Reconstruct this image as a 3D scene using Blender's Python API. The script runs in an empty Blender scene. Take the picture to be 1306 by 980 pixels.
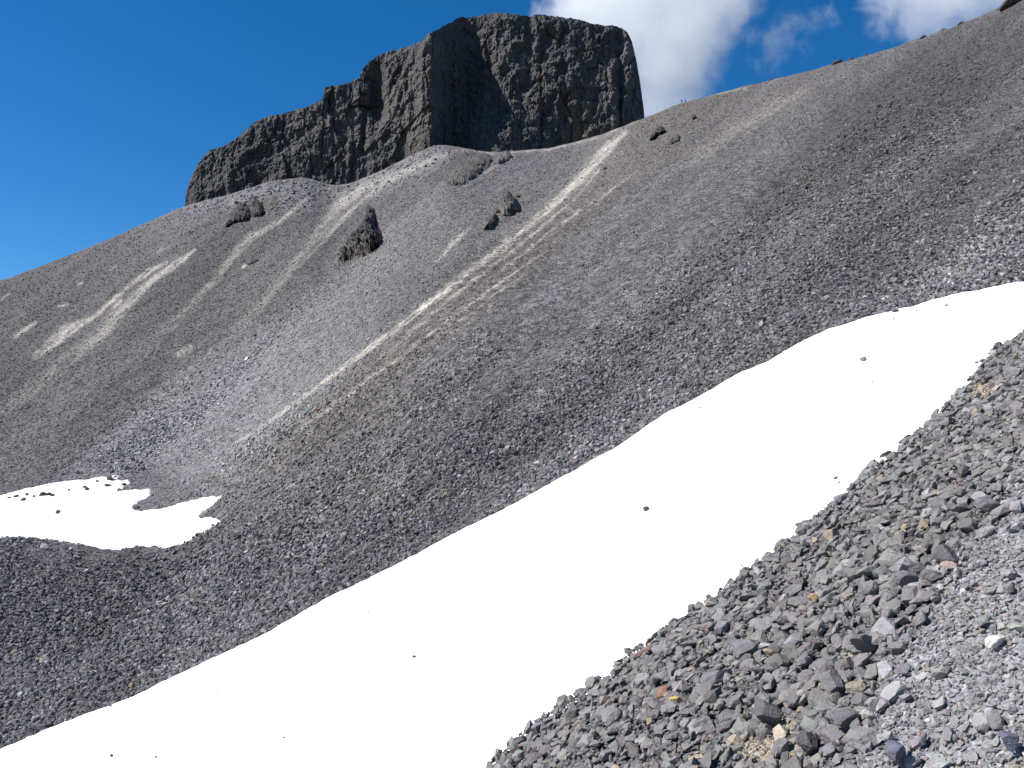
import bpy, bmesh, math, random
import numpy as np
from mathutils import Vector, Matrix, Euler

random.seed(7)
rng = np.random.default_rng(7)
scene = bpy.context.scene
C = scene.collection
rad = math.radians

# ------------------------------------------------------------------ camera
F, PITCH = 1045.0, rad(5.0)            # focal length in photo pixels (1306 wide), upward tilt
W0, H0 = 1306.0, 980.0
cam_data = bpy.data.cameras.new('camera')
cam_data.sensor_width = 36.0
cam_data.lens = 36.0 * F / W0
cam_data.clip_start = 0.05
cam_data.clip_end = 12000
cam = bpy.data.objects.new('camera', cam_data)
C.objects.link(cam)
cam.location = (0, 0, 0)
cam.rotation_euler = (math.pi / 2 + PITCH, 0, 0)
scene.camera = cam

# ------------------------------------------------------------------ sky, sun, exposure
SUN_DIR = Vector((-0.80, -0.13, 0.80)).normalized()      # towards the sun
elev = math.asin(SUN_DIR.z)
azim = math.atan2(SUN_DIR.x, SUN_DIR.y)                 # clockwise from +Y
world = bpy.data.worlds.new('World')
scene.world = world
world.use_nodes = True
nt = world.node_tree
nt.nodes.clear()
wo = nt.nodes.new('ShaderNodeOutputWorld')
bg = nt.nodes.new('ShaderNodeBackground')
sky = nt.nodes.new('ShaderNodeTexSky')
sky.sky_type = 'NISHITA'
sky.sun_disc = False
sky.sun_elevation = elev
sky.sun_rotation = azim
sky.altitude = 2300
sky.air_density = 1.0
sky.dust_density = 0.0
sky.ozone_density = 3.0
hs = nt.nodes.new('ShaderNodeHueSaturation')
hs.inputs['Saturation'].default_value = 1.35
bg.inputs['Strength'].default_value = 0.08
nt.links.new(sky.outputs[0], hs.inputs['Color'])
nt.links.new(hs.outputs[0], bg.inputs['Color'])
nt.links.new(bg.outputs[0], wo.inputs['Surface'])

sun_data = bpy.data.lights.new('sun', 'SUN')
sun_data.energy = 4.2
sun_data.angle = rad(0.5)
sun_data.color = (1.0, 0.955, 0.90)
sun = bpy.data.objects.new('sun', sun_data)
C.objects.link(sun)
sun.rotation_euler = (-SUN_DIR).to_track_quat('-Z', 'Y').to_euler()

scene.view_settings.view_transform = 'Standard'
scene.view_settings.look = 'None'
scene.view_settings.exposure = 0.85
scene.view_settings.gamma = 1.0
scene.view_settings.use_curve_mapping = False
scene.cycles.max_bounces = 48
scene.cycles.diffuse_bounces = 3
scene.cycles.volume_bounces = 48
scene.cycles.volume_step_rate = 0.4
scene.cycles.volume_max_steps = 256


# ------------------------------------------------------------------ helpers: projection, noise
CP, SP = math.cos(PITCH), math.sin(PITCH)


def ray(u, v):
    cx = (np.asarray(u, float) - W0 / 2) / F
    cz = (H0 / 2 - np.asarray(v, float)) / F
    return cx, CP - cz * SP, SP + cz * CP


def project(X, Y, Z):
    yc = Y * CP + Z * SP
    zc = -Y * SP + Z * CP
    yc = np.where(np.abs(yc) < 1e-6, 1e-6, yc)
    return W0 / 2 + F * X / yc, H0 / 2 - F * zc / yc, yc


def h3(ix, iy, iz, seed):
    h = (ix * 374761393 + iy * 668265263 + iz * 2147483647 + seed * 1274126177) & 0xFFFFFFFF
    h = ((h ^ (h >> 13)) * 1274126177) & 0xFFFFFFFF
    h = ((h ^ (h >> 16)) * 2246822519) & 0xFFFFFFFF
    return ((h ^ (h >> 15)) & 0xFFFFFF) / float(0xFFFFFF) * 2 - 1


def vnoise(x, y, z=0.0, seed=0):
    x, y, z = np.broadcast_arrays(np.asarray(x, float), np.asarray(y, float), np.asarray(z, float))
    fx, fy, fz = np.floor(x), np.floor(y), np.floor(z)
    ix, iy, iz = fx.astype(np.int64), fy.astype(np.int64), fz.astype(np.int64)
    tx, ty, tz = x - fx, y - fy, z - fz
    tx, ty, tz = [t * t * t * (t * (t * 6 - 15) + 10) for t in (tx, ty, tz)]
    out = 0
    for dx in (0, 1):
        for dy in (0, 1):
            for dz in (0, 1):
                w = (tx if dx else 1 - tx) * (ty if dy else 1 - ty) * (tz if dz else 1 - tz)
                out = out + w * h3(ix + dx, iy + dy, iz + dz, seed)
    return out


def fbm(x, y, z=0.0, octv=4, seed=0, gain=0.5, ridged=False):
    a, s, out, n = 1.0, 1.0, 0, 0
    for i in range(octv):
        q = vnoise(np.asarray(x) * s, np.asarray(y) * s, np.asarray(z) * s, seed + i * 17)
        out = out + a * ((1 - 2 * np.abs(q)) if ridged else q)
        n += a
        a *= gain
        s *= 2.03
    return out / n


def gsm(a, sig):
    k = int(sig * 3) + 1
    w = np.exp(-0.5 * (np.arange(-k, k + 1) / sig) ** 2)
    w /= w.sum()
    return np.convolve(np.pad(a, k, mode='edge'), w, mode='valid')


def sstep(a, b, x):
    t = np.clip((x - a) / (b - a), 0, 1)
    return t * t * (3 - 2 * t)


def poly_at(pts, u):
    p = np.array(pts, float)
    return np.interp(u, p[:, 0], p[:, 1])


def mesh_obj(name, verts, faces, mat=None, parent=None, smooth=False, col=None):
    me = bpy.data.meshes.new(name)
    verts = np.asarray(verts, dtype=np.float32)
    faces = np.asarray(faces, dtype=np.int32)
    me.vertices.add(len(verts))
    me.vertices.foreach_set('co', verts.ravel())
    n = faces.shape[1]
    me.loops.add(faces.size)
    me.loops.foreach_set('vertex_index', faces.ravel())
    me.polygons.add(len(faces))
    me.polygons.foreach_set('loop_start', np.arange(0, faces.size, n, dtype=np.int32))
    me.polygons.foreach_set('loop_total', np.full(len(faces), n, dtype=np.int32))
    me.polygons.foreach_set('use_smooth', np.full(len(faces), smooth))
    me.update(calc_edges=True)
    if col is not None:
        a = me.color_attributes.new('col', 'FLOAT_COLOR', 'POINT')
        c4 = np.ones((len(verts), 4), np.float32)
        c4[:, :3] = col
        a.data.foreach_set('color', c4.ravel())
    if mat:
        me.materials.append(mat)
    o = bpy.data.objects.new(name, me)
    C.objects.link(o)
    if parent:
        o.parent = parent
    return o


def grid_faces(rows, cols, flip=False):
    r, c = np.meshgrid(np.arange(rows - 1), np.arange(cols - 1), indexing='ij')
    a = (r * cols + c).ravel()
    f = np.stack([a, a + 1, a + cols + 1, a + cols], 1)
    return f[:, ::-1] if flip else f


def tag(o, label=None, cat=None, group=None, kind=None):
    if label:
        o['label'] = label
    if cat:
        o['category'] = cat
    if group:
        o['group'] = group
    if kind:
        o['kind'] = kind
    return o


# ------------------------------------------------------------------ materials
def new_mat(name):
    m = bpy.data.materials.new(name)
    m.use_nodes = True
    n = m.node_tree
    n.nodes.clear()
    out = n.nodes.new('ShaderNodeOutputMaterial')
    b = n.nodes.new('ShaderNodeBsdfPrincipled')
    n.links.new(b.outputs[0], out.inputs['Surface'])
    b.inputs['Roughness'].default_value = 0.9
    b.inputs['Specular IOR Level'].default_value = 0.25
    return m, n, b


def node(n, t, **kw):
    x = n.nodes.new(t)
    for k, v in kw.items():
        if k in x.inputs.keys():
            x.inputs[k].default_value = v
        else:
            setattr(x, k, v)
    return x


def math_node(n, op, a, b=None):
    m = n.nodes.new('ShaderNodeMath')
    m.operation = op
    for i, s in enumerate((a, b)):
        if s is None:
            continue
        if isinstance(s, (int, float)):
            m.inputs[i].default_value = s
        else:
            n.links.new(s, m.inputs[i])
    return m.outputs[0]


def scaled_color(n, col_socket, fac_socket):
    mx = n.nodes.new('ShaderNodeMix')
    mx.data_type = 'RGBA'
    mx.blend_type = 'MULTIPLY'
    mx.inputs['Factor'].default_value = 1.0
    n.links.new(col_socket, mx.inputs['A'])
    cb = n.nodes.new('ShaderNodeCombineColor')
    for i in range(3):
        n.links.new(fac_socket, cb.inputs[i])
    n.links.new(cb.outputs[0], mx.inputs['B'])
    return mx.outputs['Result']


def ground_material(name, cells, bump_d, vary=0.5):
    """gravel: albedo from the vertex colours, broken up by stone-sized cells"""
    m, n, b = new_mat(name)
    att = node(n, 'ShaderNodeAttribute', attribute_name='col')
    tc = n.nodes.new('ShaderNodeTexCoord')
    fac, hgt = None, None
    for i, s in enumerate(cells):
        v = node(n, 'ShaderNodeTexVoronoi', Scale=s)
        n.links.new(tc.outputs['Object'], v.inputs['Vector'])
        sp = n.nodes.new('ShaderNodeSeparateColor')
        n.links.new(v.outputs['Color'], sp.inputs[0])
        k = vary / (1 + 0.4 * i)
        f = math_node(n, 'ADD', math_node(n, 'MULTIPLY', sp.outputs[0], 2 * k), 1 - k)
        h = math_node(n, 'MULTIPLY', math_node(n, 'SUBTRACT', math_node(n, 'MULTIPLY', sp.outputs[1], 0.6), v.outputs['Distance']), 1.0 / s)
        fac = f if fac is None else math_node(n, 'MULTIPLY', fac, f)
        hgt = h if hgt is None else math_node(n, 'ADD', hgt, h)
    n.links.new(scaled_color(n, att.outputs['Color'], fac), b.inputs['Base Color'])
    bp = node(n, 'ShaderNodeBump', Strength=0.9, Distance=bump_d)
    n.links.new(hgt, bp.inputs['Height'])
    n.links.new(bp.outputs[0], b.inputs['Normal'])
    b.inputs['Roughness'].default_value = 0.95
    b.inputs['Specular IOR Level'].default_value = 0.15
    return m


def stone_material(name, source, scale=9.0):
    """angular rock; colour comes from the single stone (instance attribute, object colour or vertex colour)"""
    m, n, b = new_mat(name)
    if source == 'object':
        s = n.nodes.new('ShaderNodeObjectInfo').outputs['Color']
    else:
        a = node(n, 'ShaderNodeAttribute', attribute_name='col')
        a.attribute_type = 'INSTANCER' if source == 'instancer' else 'GEOMETRY'
        s = a.outputs['Color']
    tc = n.nodes.new('ShaderNodeTexCoord')
    no = node(n, 'ShaderNodeTexNoise', Scale=scale, Detail=5.0, Roughness=0.65)
    n.links.new(tc.outputs['Object'], no.inputs['Vector'])
    f = math_node(n, 'ADD', math_node(n, 'MULTIPLY', no.outputs['Fac'], 1.0), 0.5)
    n.links.new(scaled_color(n, s, f), b.inputs['Base Color'])
    bp = node(n, 'ShaderNodeBump', Strength=0.5, Distance=0.12)
    n.links.new(no.outputs['Fac'], bp.inputs['Height'])
    n.links.new(bp.outputs[0], b.inputs['Normal'])
    b.inputs['Roughness'].default_value = 0.85
    return m


MAT_FAR = ground_material('scree_gravel', (2.6, 6.5), 0.28, 0.42)
MAT_NEAR = ground_material('fine_gravel', (38.0, 90.0), 0.03, 0.45)
MAT_STONE = stone_material('scattered_stone', 'instancer', 2.5)
MAT_PIECE = stone_material('single_stone', 'object', 3.0)
MAT_ROCK = stone_material('outcrop_rock', 'geometry', 1.2)

snow_m, n_, b_ = new_mat('snow')
b_.inputs['Base Color'].default_value = (0.90, 0.91, 0.93, 1)
b_.inputs['Roughness'].default_value = 0.6
tc_ = n_.nodes.new('ShaderNodeTexCoord')
no_ = node(n_, 'ShaderNodeTexNoise', Scale=1.6, Detail=6.0, Roughness=0.6)
n_.links.new(tc_.outputs['Object'], no_.inputs['Vector'])
bp_ = node(n_, 'ShaderNodeBump', Strength=0.35, Distance=0.15)
n_.links.new(no_.outputs['Fac'], bp_.inputs['Height'])
n_.links.new(bp_.outputs[0], b_.inputs['Normal'])

# ------------------------------------------------------------------ terrain: profiles along each bearing
GX, GY, GC = 0.604, -0.044, -2.0                 # the near slope: z = GX x + GY y + GC


def near_z(x, y):
    return GX * x + GY * y + GC


NEAR_EDGE = [(-700, 1900), (-300, 1610), (0, 1400), (300, 1225), (450, 1110), (560, 1022), (620, 980), (655, 950), (700, 912), (755, 880),
             (800, 845), (850, 805), (905, 765), (960, 718), (1020, 676), (1060, 640), (1100, 612), (1140, 575), (1180, 543),
             (1215, 510), (1240, 482), (1270, 450), (1306, 418), (1400, 345), (1550, 250), (1800, 120), (2000, 30)]
SNOW_EDGE = [(-700, 1230), (-300, 1090), (0, 957), (60, 932), (120, 910), (170, 891), (250, 852), (330, 814), (380, 785), (430, 757), (480, 733),
             (540, 702), (600, 671), (650, 646), (700, 617), (760, 585), (800, 560), (840, 531), (870, 515), (900, 502), (930, 482), (960, 466),
             (985, 460), (1010, 440), (1050, 421), (1090, 408), (1130, 397), (1170, 388), (1200, 378), (1250, 370), (1306, 359), (1400, 335), (1600, 280), (2000, 170)]
CREST = [(-700, 545), (-300, 450), (0, 359), (60, 337), (120, 313), (180, 287), (215, 272), (240, 261), (300, 246), (350, 230), (395, 226), (415, 236), (440, 236), (480, 221),
         (530, 196), (556, 184), (590, 188), (625, 195), (700, 190), (760, 175), (822, 151), (870, 131), (940, 113), (1000, 99), (1060, 83), (1110, 70),
         (1180, 47), (1240, 25), (1275, 10), (1306, -3), (1500, -90), (2000, -260)]
CREST_D = [(-700, 310), (0, 290), (240, 300), (400, 292), (560, 285), (640, 272), (820, 260), (870, 255), (1000, 225), (1110, 190), (1200, 160),
           (1306, 130), (1500, 105), (2000, 80)]
MOR = [(-700, 760), (-300, 700), (0, 686), (40, 688), (90, 695), (130, 702), (180, 699), (215, 698), (260, 680), (300, 664), (420, 640)]
BAS = [(-700, 690), (-300, 655), (0, 627), (70, 615), (150, 604), (300, 596), (420, 590)]


def curve(us, vs, ds):
    x, y, z = ray(us, vs)
    X, Y, Z = x * ds, y * ds, z * ds
    th = np.arctan2(X, Y)
    o = np.argsort(th)
    return th[o], np.hypot(X, Y)[o], Z[o]


us = np.arange(-700, 2001, 3.0)
sm = lambda pts, s: gsm(poly_at(pts, us), s / 3.0)
v_edge = sm(NEAR_EDGE, 6) + 5 * fbm(us / 45, us * 0 + 3.1, octv=4, seed=4)
x_, y_, z_ = ray(us, v_edge)
d_edge = np.clip(GC / (z_ - GX * x_ - GY * y_), 2.0, 14.0)
CUR_E = curve(us, v_edge, d_edge)
v_snow = sm(SNOW_EDGE, 13) + (1.0 + 0.6 * sstep(750, 1000, us)) * fbm(us / 30, us * 0 + 9.1, octv=4, seed=11) + 1.0 * fbm(us / 9, us * 0 + 2.1, octv=2, seed=12)
d_snow = np.exp(poly_at([(-700, math.log(11)), (0, math.log(16)), (1306, math.log(30)), (2000, math.log(38))], us))
CUR_S = curve(us, v_snow, d_snow)
v_cr = sm(CREST, 9)
d_cr = gsm(poly_at(CREST_D, us), 14)
CUR_K = curve(us, v_cr, d_cr)
CUR_M = curve(us, sm(MOR, 12), us * 0 + 50.0)
CUR_B = curve(us, sm(BAS, 20), us * 0 + 86.0)

th_in = np.arctan((np.linspace(-120, 1430, 1080) - W0 / 2) / F)
th_l = np.linspace(rad(-115), th_in[0], 60)[:-1]
th_r = np.linspace(th_in[-1], rad(115), 60)[1:]
TH = np.concatenate([th_l, th_in, th_r])
NC = len(TH)
q = lambda cur: (np.interp(TH, cur[0], cur[1]), np.interp(TH, cur[0], cur[2]))
rE, _ = q(CUR_E)
zE = near_z(rE * np.sin(TH), rE * np.cos(TH))
rS, zS = q(CUR_S)
rK, zK = q(CUR_K)
rM, zM = q(CUR_M)
rB, zB = q(CUR_B)
uTH = W0 / 2 + F * np.tan(np.clip(TH, -1.2, 1.2))
wl = 1 - sstep(190, 640, uTH)
line = lambda r: zS + (zK - zS) * (r - rS) / (rK - rS)
rM2 = np.minimum(rM, rS + 0.25 * (rK - rS))
rB2 = np.minimum(rB, rS + 0.5 * (rK - rS))
zM2 = wl * zM + (1 - wl) * (line(rM2) - 0.5)
zB2 = wl * zB + (1 - wl) * (line(rB2) - 1.0)
segs = [  # (r0, z0, r1, z1, rows, log-spaced)
    (rE + 0.001, zE - 0.02, rE + 0.25, zE - 0.28, 5),
    (rE + 0.25, zE - 0.28, rS - 0.5, zS - 0.32, 46),
    (rS - 0.5, zS - 0.32, rS, zS, 5),
    (rS, zS, rM2, zM2, 190),
    (rM2, zM2, rB2, zB2, 110),
    (rB2, zB2, rK, zK, 300),
    (rK, zK, rK + 7, zK - 1.3, 10),
    (rK + 7, zK - 1.3, rK + 70, zK - 8.0, 12),
    (rK + 70, zK - 8.0, rK + 420, zK - 190.0, 10),
    (rK + 420, zK - 190.0, rK + 5000, zK - 420.0, 10),
]
Rl, Zl, seg_start = [], [], []
for k, (r0, z0, r1, z1, nrow) in enumerate(segs):
    seg_start.append(len(Rl))
    for i in range(nrow):
        f = i / nrow
        r = r0 * (r1 / r0) ** f
        Rl.append(r)
        Zl.append(z0 + (z1 - z0) * (r - r0) / (r1 - r0))
Rl.append(segs[-1][2]); Zl.append(segs[-1][3])
R = np.array(Rl); Z = np.array(Zl)
# round the corners between the slopes (not the snow trough)
i0, iK = seg_start[3], seg_start[6]
Zs = Z.copy()
for _ in range(60):
    Zs[i0 + 1:iK - 12] = 0.5 * Zs[i0 + 1:iK - 12] + 0.25 * (Zs[i0:iK - 13] + Zs[i0 + 2:iK - 11])
Z = Zs
Z_SMOOTH = Z.copy()
X = R * np.sin(TH)[None, :]
Y = R * np.cos(TH)[None, :]
AL, AC = 0.54 * X + 0.84 * Y, 0.84 * X - 0.54 * Y        # along / across the fall line
amp = sstep(0, 30, R - rS[None, :]) * (1 - 0.75 * sstep(-45, -3, R - rK[None, :]))
amp[:i0] = 0
u_s, v_s, _ = project(X, Y, Z)
amp *= 1 - 0.93 * (1 - sstep(290, 350, u_s)) * sstep(575, 605, v_s) * (1 - sstep(705, 740, v_s))
calm = 1 - 0.8 * (1 - sstep(290, 350, u_s)) * sstep(585, 605, v_s) * (1 - sstep(685, 700, v_s))
warp = 6 * fbm(X / 60, Y / 60, octv=2, seed=77)
Z = Z + amp * (1.0 * fbm((AC + warp) / 17, AL / 130, octv=3, seed=31) + 0.32 * fbm((AC + warp) / 5, AL / 50, octv=3, seed=32)
               + 0.28 * fbm(X / 11, Y / 11, octv=4, seed=33) + 0.16 * fbm(X / 1.6, Y / 1.6, octv=3, seed=34))
lowamp = sstep(0, 3, R - rS[None, :]) * (R < rK[None, :] + 60)
lowamp[:i0] = 0
lowamp *= calm
Z = Z + lowamp * (0.10 * fbm(X / 0.9, Y / 0.9, octv=3, seed=35) + 0.18 * fbm(X / 3.5, Y / 3.5, octv=2, seed=36))
U, V, D = project(X, Y, Z)
vis = np.zeros_like(R, bool)
vis[i0:iK + 1] = True

# normals of the grid
dXr, dYr, dZr = [np.gradient(a, axis=0) for a in (X, Y, Z)]
dXc, dYc, dZc = [np.gradient(a, axis=1) for a in (X, Y, Z)]
NX, NY, NZ = dYc * dZr - dZc * dYr, dZc * dXr - dXc * dZr, dXc * dYr - dYc * dXr
nl = np.sqrt(NX ** 2 + NY ** 2 + NZ ** 2) + 1e-12
NX, NY, NZ = NX / nl, NY / nl, NZ / nl
sg = np.sign(NZ); NX, NY, NZ = NX * sg, NY * sg, NZ * sg

Tc_rough = np.maximum.accumulate(Z[i0:iK] / R[i0:iK], axis=0) + 1e-9 * np.arange(iK - i0)[:, None]
Tc_smooth = np.maximum.accumulate(Z_SMOOTH[i0:iK] / R[i0:iK], axis=0) + 1e-9 * np.arange(iK - i0)[:, None]


def ground_at(u, v, Tc=Tc_rough):
    """the point of the mountain slope that a photo pixel looks at -> xyz, depth, normal"""
    u, v = np.atleast_1d(np.asarray(u, float)), np.atleast_1d(np.asarray(v, float))
    x, y, z = ray(u, v)
    th, t = np.arctan2(x, y), z / np.hypot(x, y)
    ci = np.clip(np.searchsorted(TH, th), 1, NC - 1)
    ci = np.where(np.abs(TH[ci] - th) < np.abs(TH[ci - 1] - th), ci, ci - 1)
    r = np.zeros_like(u); ri = np.zeros(len(u), int)
    order = np.argsort(ci, kind='stable')
    cs = ci[order]
    b = np.flatnonzero(np.diff(cs)) + 1
    for grp in np.split(order, b):
        if not len(grp):
            continue
        c = ci[grp[0]]
        r[grp] = np.interp(t[grp], Tc[:, c], R[i0:iK, c])
        ri[grp] = i0 + np.clip(np.searchsorted(R[i0:iK, c], r[grp]), 0, iK - i0 - 1)
    inside = (t > Tc[0, ci]) & (t < Tc[-1, ci])
    P = np.stack([r * np.sin(th), r * np.cos(th), Z[ri, ci]], 1)
    # sit exactly on the interpolated surface
    rj = np.clip(ri - 1, i0, iK)
    f = (r - R[rj, ci]) / np.maximum(R[ri, ci] - R[rj, ci], 1e-6)
    P[:, 2] = Z[rj, ci] + (Z[ri, ci] - Z[rj, ci]) * np.clip(f, 0, 1)
    N = np.stack([NX[ri, ci], NY[ri, ci], NZ[ri, ci]], 1)
    return P, P[:, 1] * CP + P[:, 2] * SP, N, inside


# ------------------------------------------------------------------ what the scree is made of (albedo by place)
def seg_dist(u, v, pts):
    """distance to a polyline in photo pixels and the width/strength interpolated along it"""
    best = np.full(np.shape(u), 1e9); wid = np.ones(np.shape(u)); st = np.zeros(np.shape(u))
    for a, b in zip(pts[:-1], pts[1:]):
        du, dv = b[0] - a[0], b[1] - a[1]
        t = np.clip(((u - a[0]) * du + (v - a[1]) * dv) / (du * du + dv * dv + 1e-9), 0, 1)
        d = np.hypot(u - a[0] - t * du, v - a[1] - t * dv)
        m = d < best
        best = np.where(m, d, best)
        wid = np.where(m, a[2] + (b[2] - a[2]) * t, wid)
        st = np.where(m, a[3] + (b[3] - a[3]) * t, st)
    return best, wid, st


TAN = [  # pale dust chutes: u, v, half width, strength
    [(797, 168, 5, .9), (778, 185, 8, 1), (745, 222, 9, 1), (725, 243, 6, 1), (690, 275, 6, .9), (650, 310, 6, .85), (600, 345, 6, .8), (560, 378, 6, .85),
     (520, 407, 5, .85), (470, 445, 5, .8), (430, 474, 4, .75), (390, 505, 3, .65), (340, 541, 3, .5), (290, 572, 2, .2)],
    [(765, 215, 2, .5), (735, 252, 2, .6), (690, 290, 2, .6), (640, 331, 3, .6), (570, 384, 3, .6), (505, 440, 3, .4), (470, 465, 2, .1)],
    [(810, 221, 2, .4), (780, 241, 3, .6), (735, 272, 3, .6), (690, 304, 2, .5), (640, 345, 2, .5)],
    [(700, 318, 1.5, .5), (650, 352, 2, .7), (600, 388, 2, .6), (555, 420, 1.5, .5), (520, 448, 2, .3), (462, 490, 3, .5), (410, 528, 3, .4), (375, 552, 2, .2)],
    [(668, 350, 1, .5), (620, 385, 1.5, .5), (575, 418, 1, .3)],
    [(602, 288, 1, .5), (585, 303, 3, .8), (568, 322, 3, .8), (552, 338, 1, .3)],
    [(680, 285, 1.5, .4), (650, 305, 2, .5), (620, 325, 2, .3)],
    [(660, 195, 1, .3), (632, 212, 2, .6), (612, 225, 1.5, .4), (590, 240, 1, .2)],
    [(628, 196, 2, .6), (600, 190, 3, .4), (560, 200, 4, .5), (510, 222, 5, .6), (470, 240, 8, .65), (440, 255, 10, .7), (422, 278, 8, .6), (405, 303, 7, .5), (385, 328, 6, .5),
     (355, 362, 6, .4), (318, 402, 7, .3), (285, 440, 8, .22), (240, 480, 12, .15), (190, 525, 16, .1)],
    [(530, 210, 2, .5), (480, 240, 3, .6), (440, 275, 3, .7), (415, 305, 3, .5), (380, 340, 3, .4), (330, 395, 3, .3)],
    [(425, 268, 2, .8), (405, 290, 3, .6), (398, 305, 2, .4)],
    [(392, 252, 2, .6), (370, 272, 3, .7), (340, 292, 4, .75), (312, 310, 6, .7), (295, 330, 5, .5), (275, 355, 4, .45), (248, 385, 5, .35), (205, 428, 8, .2), (160, 470, 12, .1)],
    [(249, 319, 2, .7), (228, 334, 4, .9), (205, 350, 5, .8), (180, 370, 5, .7), (150, 402, 8, .6), (125, 428, 9, .5), (90, 455, 10, .35), (55, 485, 10, .3), (0, 528, 10, .2)],
    [(212, 335, 2, .9), (190, 346, 3, 1), (165, 364, 3, 1), (148, 380, 3, .9), (120, 405, 3, .8), (85, 423, 8, .9), (62, 440, 6, 1), (45, 455, 4, .5)],
    [(152, 385, 4, .9), (143, 393, 3, .8)], [(45, 411, 2, .8), (20, 428, 3, .9)], [(75, 391, 1.5, .7), (86, 388, 1.5, .7)],
    [(243, 443, 3, .7), (228, 452, 3, .9)], [(322, 336, 1, .5), (310, 341, 2, .9)], [(140, 345, 1, .4), (150, 340, 1, .5)], [(98, 364, 1.5, .5), (105, 361, 1.5, .6)],
    [(0, 383, 2, .4), (12, 375, 1, .4)], [(200, 322, 2, .4), (215, 315, 2, .3)],
    [(1026, 116, 4, .3), (992, 132, 9, .45), (960, 152, 7, .4), (930, 172, 6, .35), (900, 196, 7, .35), (878, 214, 5, .2)],
    [(985, 148, 3, .35), (960, 165, 3, .3), (940, 185, 2, .1)],
    [(950, 113, 2, .5), (925, 118, 2, .6), (905, 122, 1, .3)],
    [(640, 194, 1.2, .6), (700, 191, 1.5, .7), (760, 177, 2, .7), (815, 155, 2, .4)],
    [(1306, 290, 10, .22), (1220, 335, 9, .2), (1150, 370, 6, .1)],
    [(530, 600, 16, .08), (495, 622, 18, .25), (480, 640, 8, .1)],
]
BROWN = [[(900, 125, 30, .5), (820, 180, 32, .7), (740, 250, 26, .8), (640, 345, 24, .8), (540, 425, 22, .8), (440, 500, 22, .7), (350, 570, 26, .6), (290, 610, 20, .4)],
         [(1020, 110, 22, .4), (930, 145, 26, .5), (860, 190, 20, .4)],
         [(560, 440, 40, .2), (470, 540, 60, .4), (380, 620, 50, .3)],
         [(465, 325, 14, .5), (430, 350, 12, .4)], [(660, 262, 18, .7), (600, 300, 14, .4)]]
LIGHT = [[(500, 320, 26, .35), (450, 390, 38, .5), (385, 455, 46, .6), (320, 505, 52, .7), (250, 555, 58, .7), (180, 600, 44, .6)],
         [(250, 260, 10, .3), (330, 255, 16, .5), (400, 245, 16, .4), (480, 225, 16, .5), (555, 200, 14, .5)],
         [(760, 200, 26, .15), (650, 250, 40, .25), (560, 300, 36, .2)],
         [(1306, 320, 30, .3), (1200, 360, 20, .25), (1050, 410, 14, .2)],
         [(850, 500, 14, .3), (700, 600, 18, .3), (600, 655, 16, .2)],
         [(1150, 230, 20, .15), (980, 340, 30, .2), (850, 450, 22, .15)], [(960, 250, 16, .15), (800, 380, 26, .2), (690, 480, 24, .15)]]
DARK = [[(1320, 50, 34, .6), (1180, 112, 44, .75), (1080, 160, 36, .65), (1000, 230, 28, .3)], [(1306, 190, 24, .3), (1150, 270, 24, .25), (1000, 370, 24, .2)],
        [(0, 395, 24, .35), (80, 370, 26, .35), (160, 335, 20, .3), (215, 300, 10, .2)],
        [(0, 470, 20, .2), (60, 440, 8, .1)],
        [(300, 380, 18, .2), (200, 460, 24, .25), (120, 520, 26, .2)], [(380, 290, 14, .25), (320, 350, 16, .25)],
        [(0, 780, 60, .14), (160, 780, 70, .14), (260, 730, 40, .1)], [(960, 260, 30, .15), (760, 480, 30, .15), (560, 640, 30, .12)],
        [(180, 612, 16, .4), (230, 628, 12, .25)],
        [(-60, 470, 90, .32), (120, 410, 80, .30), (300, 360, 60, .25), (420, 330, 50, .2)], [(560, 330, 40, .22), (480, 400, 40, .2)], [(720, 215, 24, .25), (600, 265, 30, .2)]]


def mask(u, v, lines, feather=1.0, wob=3.0):
    """soft band masks with ragged edges"""
    uw = u + wob * fbm(u / 14, v / 14, octv=3, seed=51)
    vw = v + wob * fbm(u / 14, v / 14, octv=3, seed=52)
    out = np.zeros(np.shape(u))
    for j, pts in enumerate(lines):
        p = np.array(pts)
        if lines is TAN:
            p[:, 2] = p[:, 2] * (0.58 if j < 5 else 0.75)
            p[:, 3] *= 0.72 if 8 <= j <= 11 else (0.65 if len(TAN) - 7 <= j else 0.84)
            pts = [tuple(r_) for r_ in p]
        mgn = p[:, 2].max() * (1 + 2 * feather) + 8
        box = (u > p[:, 0].min() - mgn) & (u < p[:, 0].max() + mgn) & (v > p[:, 1].min() - mgn) & (v < p[:, 1].max() + mgn)
        if not box.any():
            continue
        d, w, s = seg_dist(uw[box], vw[box], pts)
        out[box] = np.maximum(out[box], s * (1 - sstep(w * (1 - 0.6 * feather), w * (1 + feather), d)))
    return out


BASE = np.array([0.123, 0.1165, 0.118])
TANC = np.array([0.385, 0.348, 0.300])
BRNC = np.array([0.152, 0.130, 0.112])
LITC = np.array([0.225, 0.217, 0.218])
DRKC = np.array([0.066, 0.061, 0.060])


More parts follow.
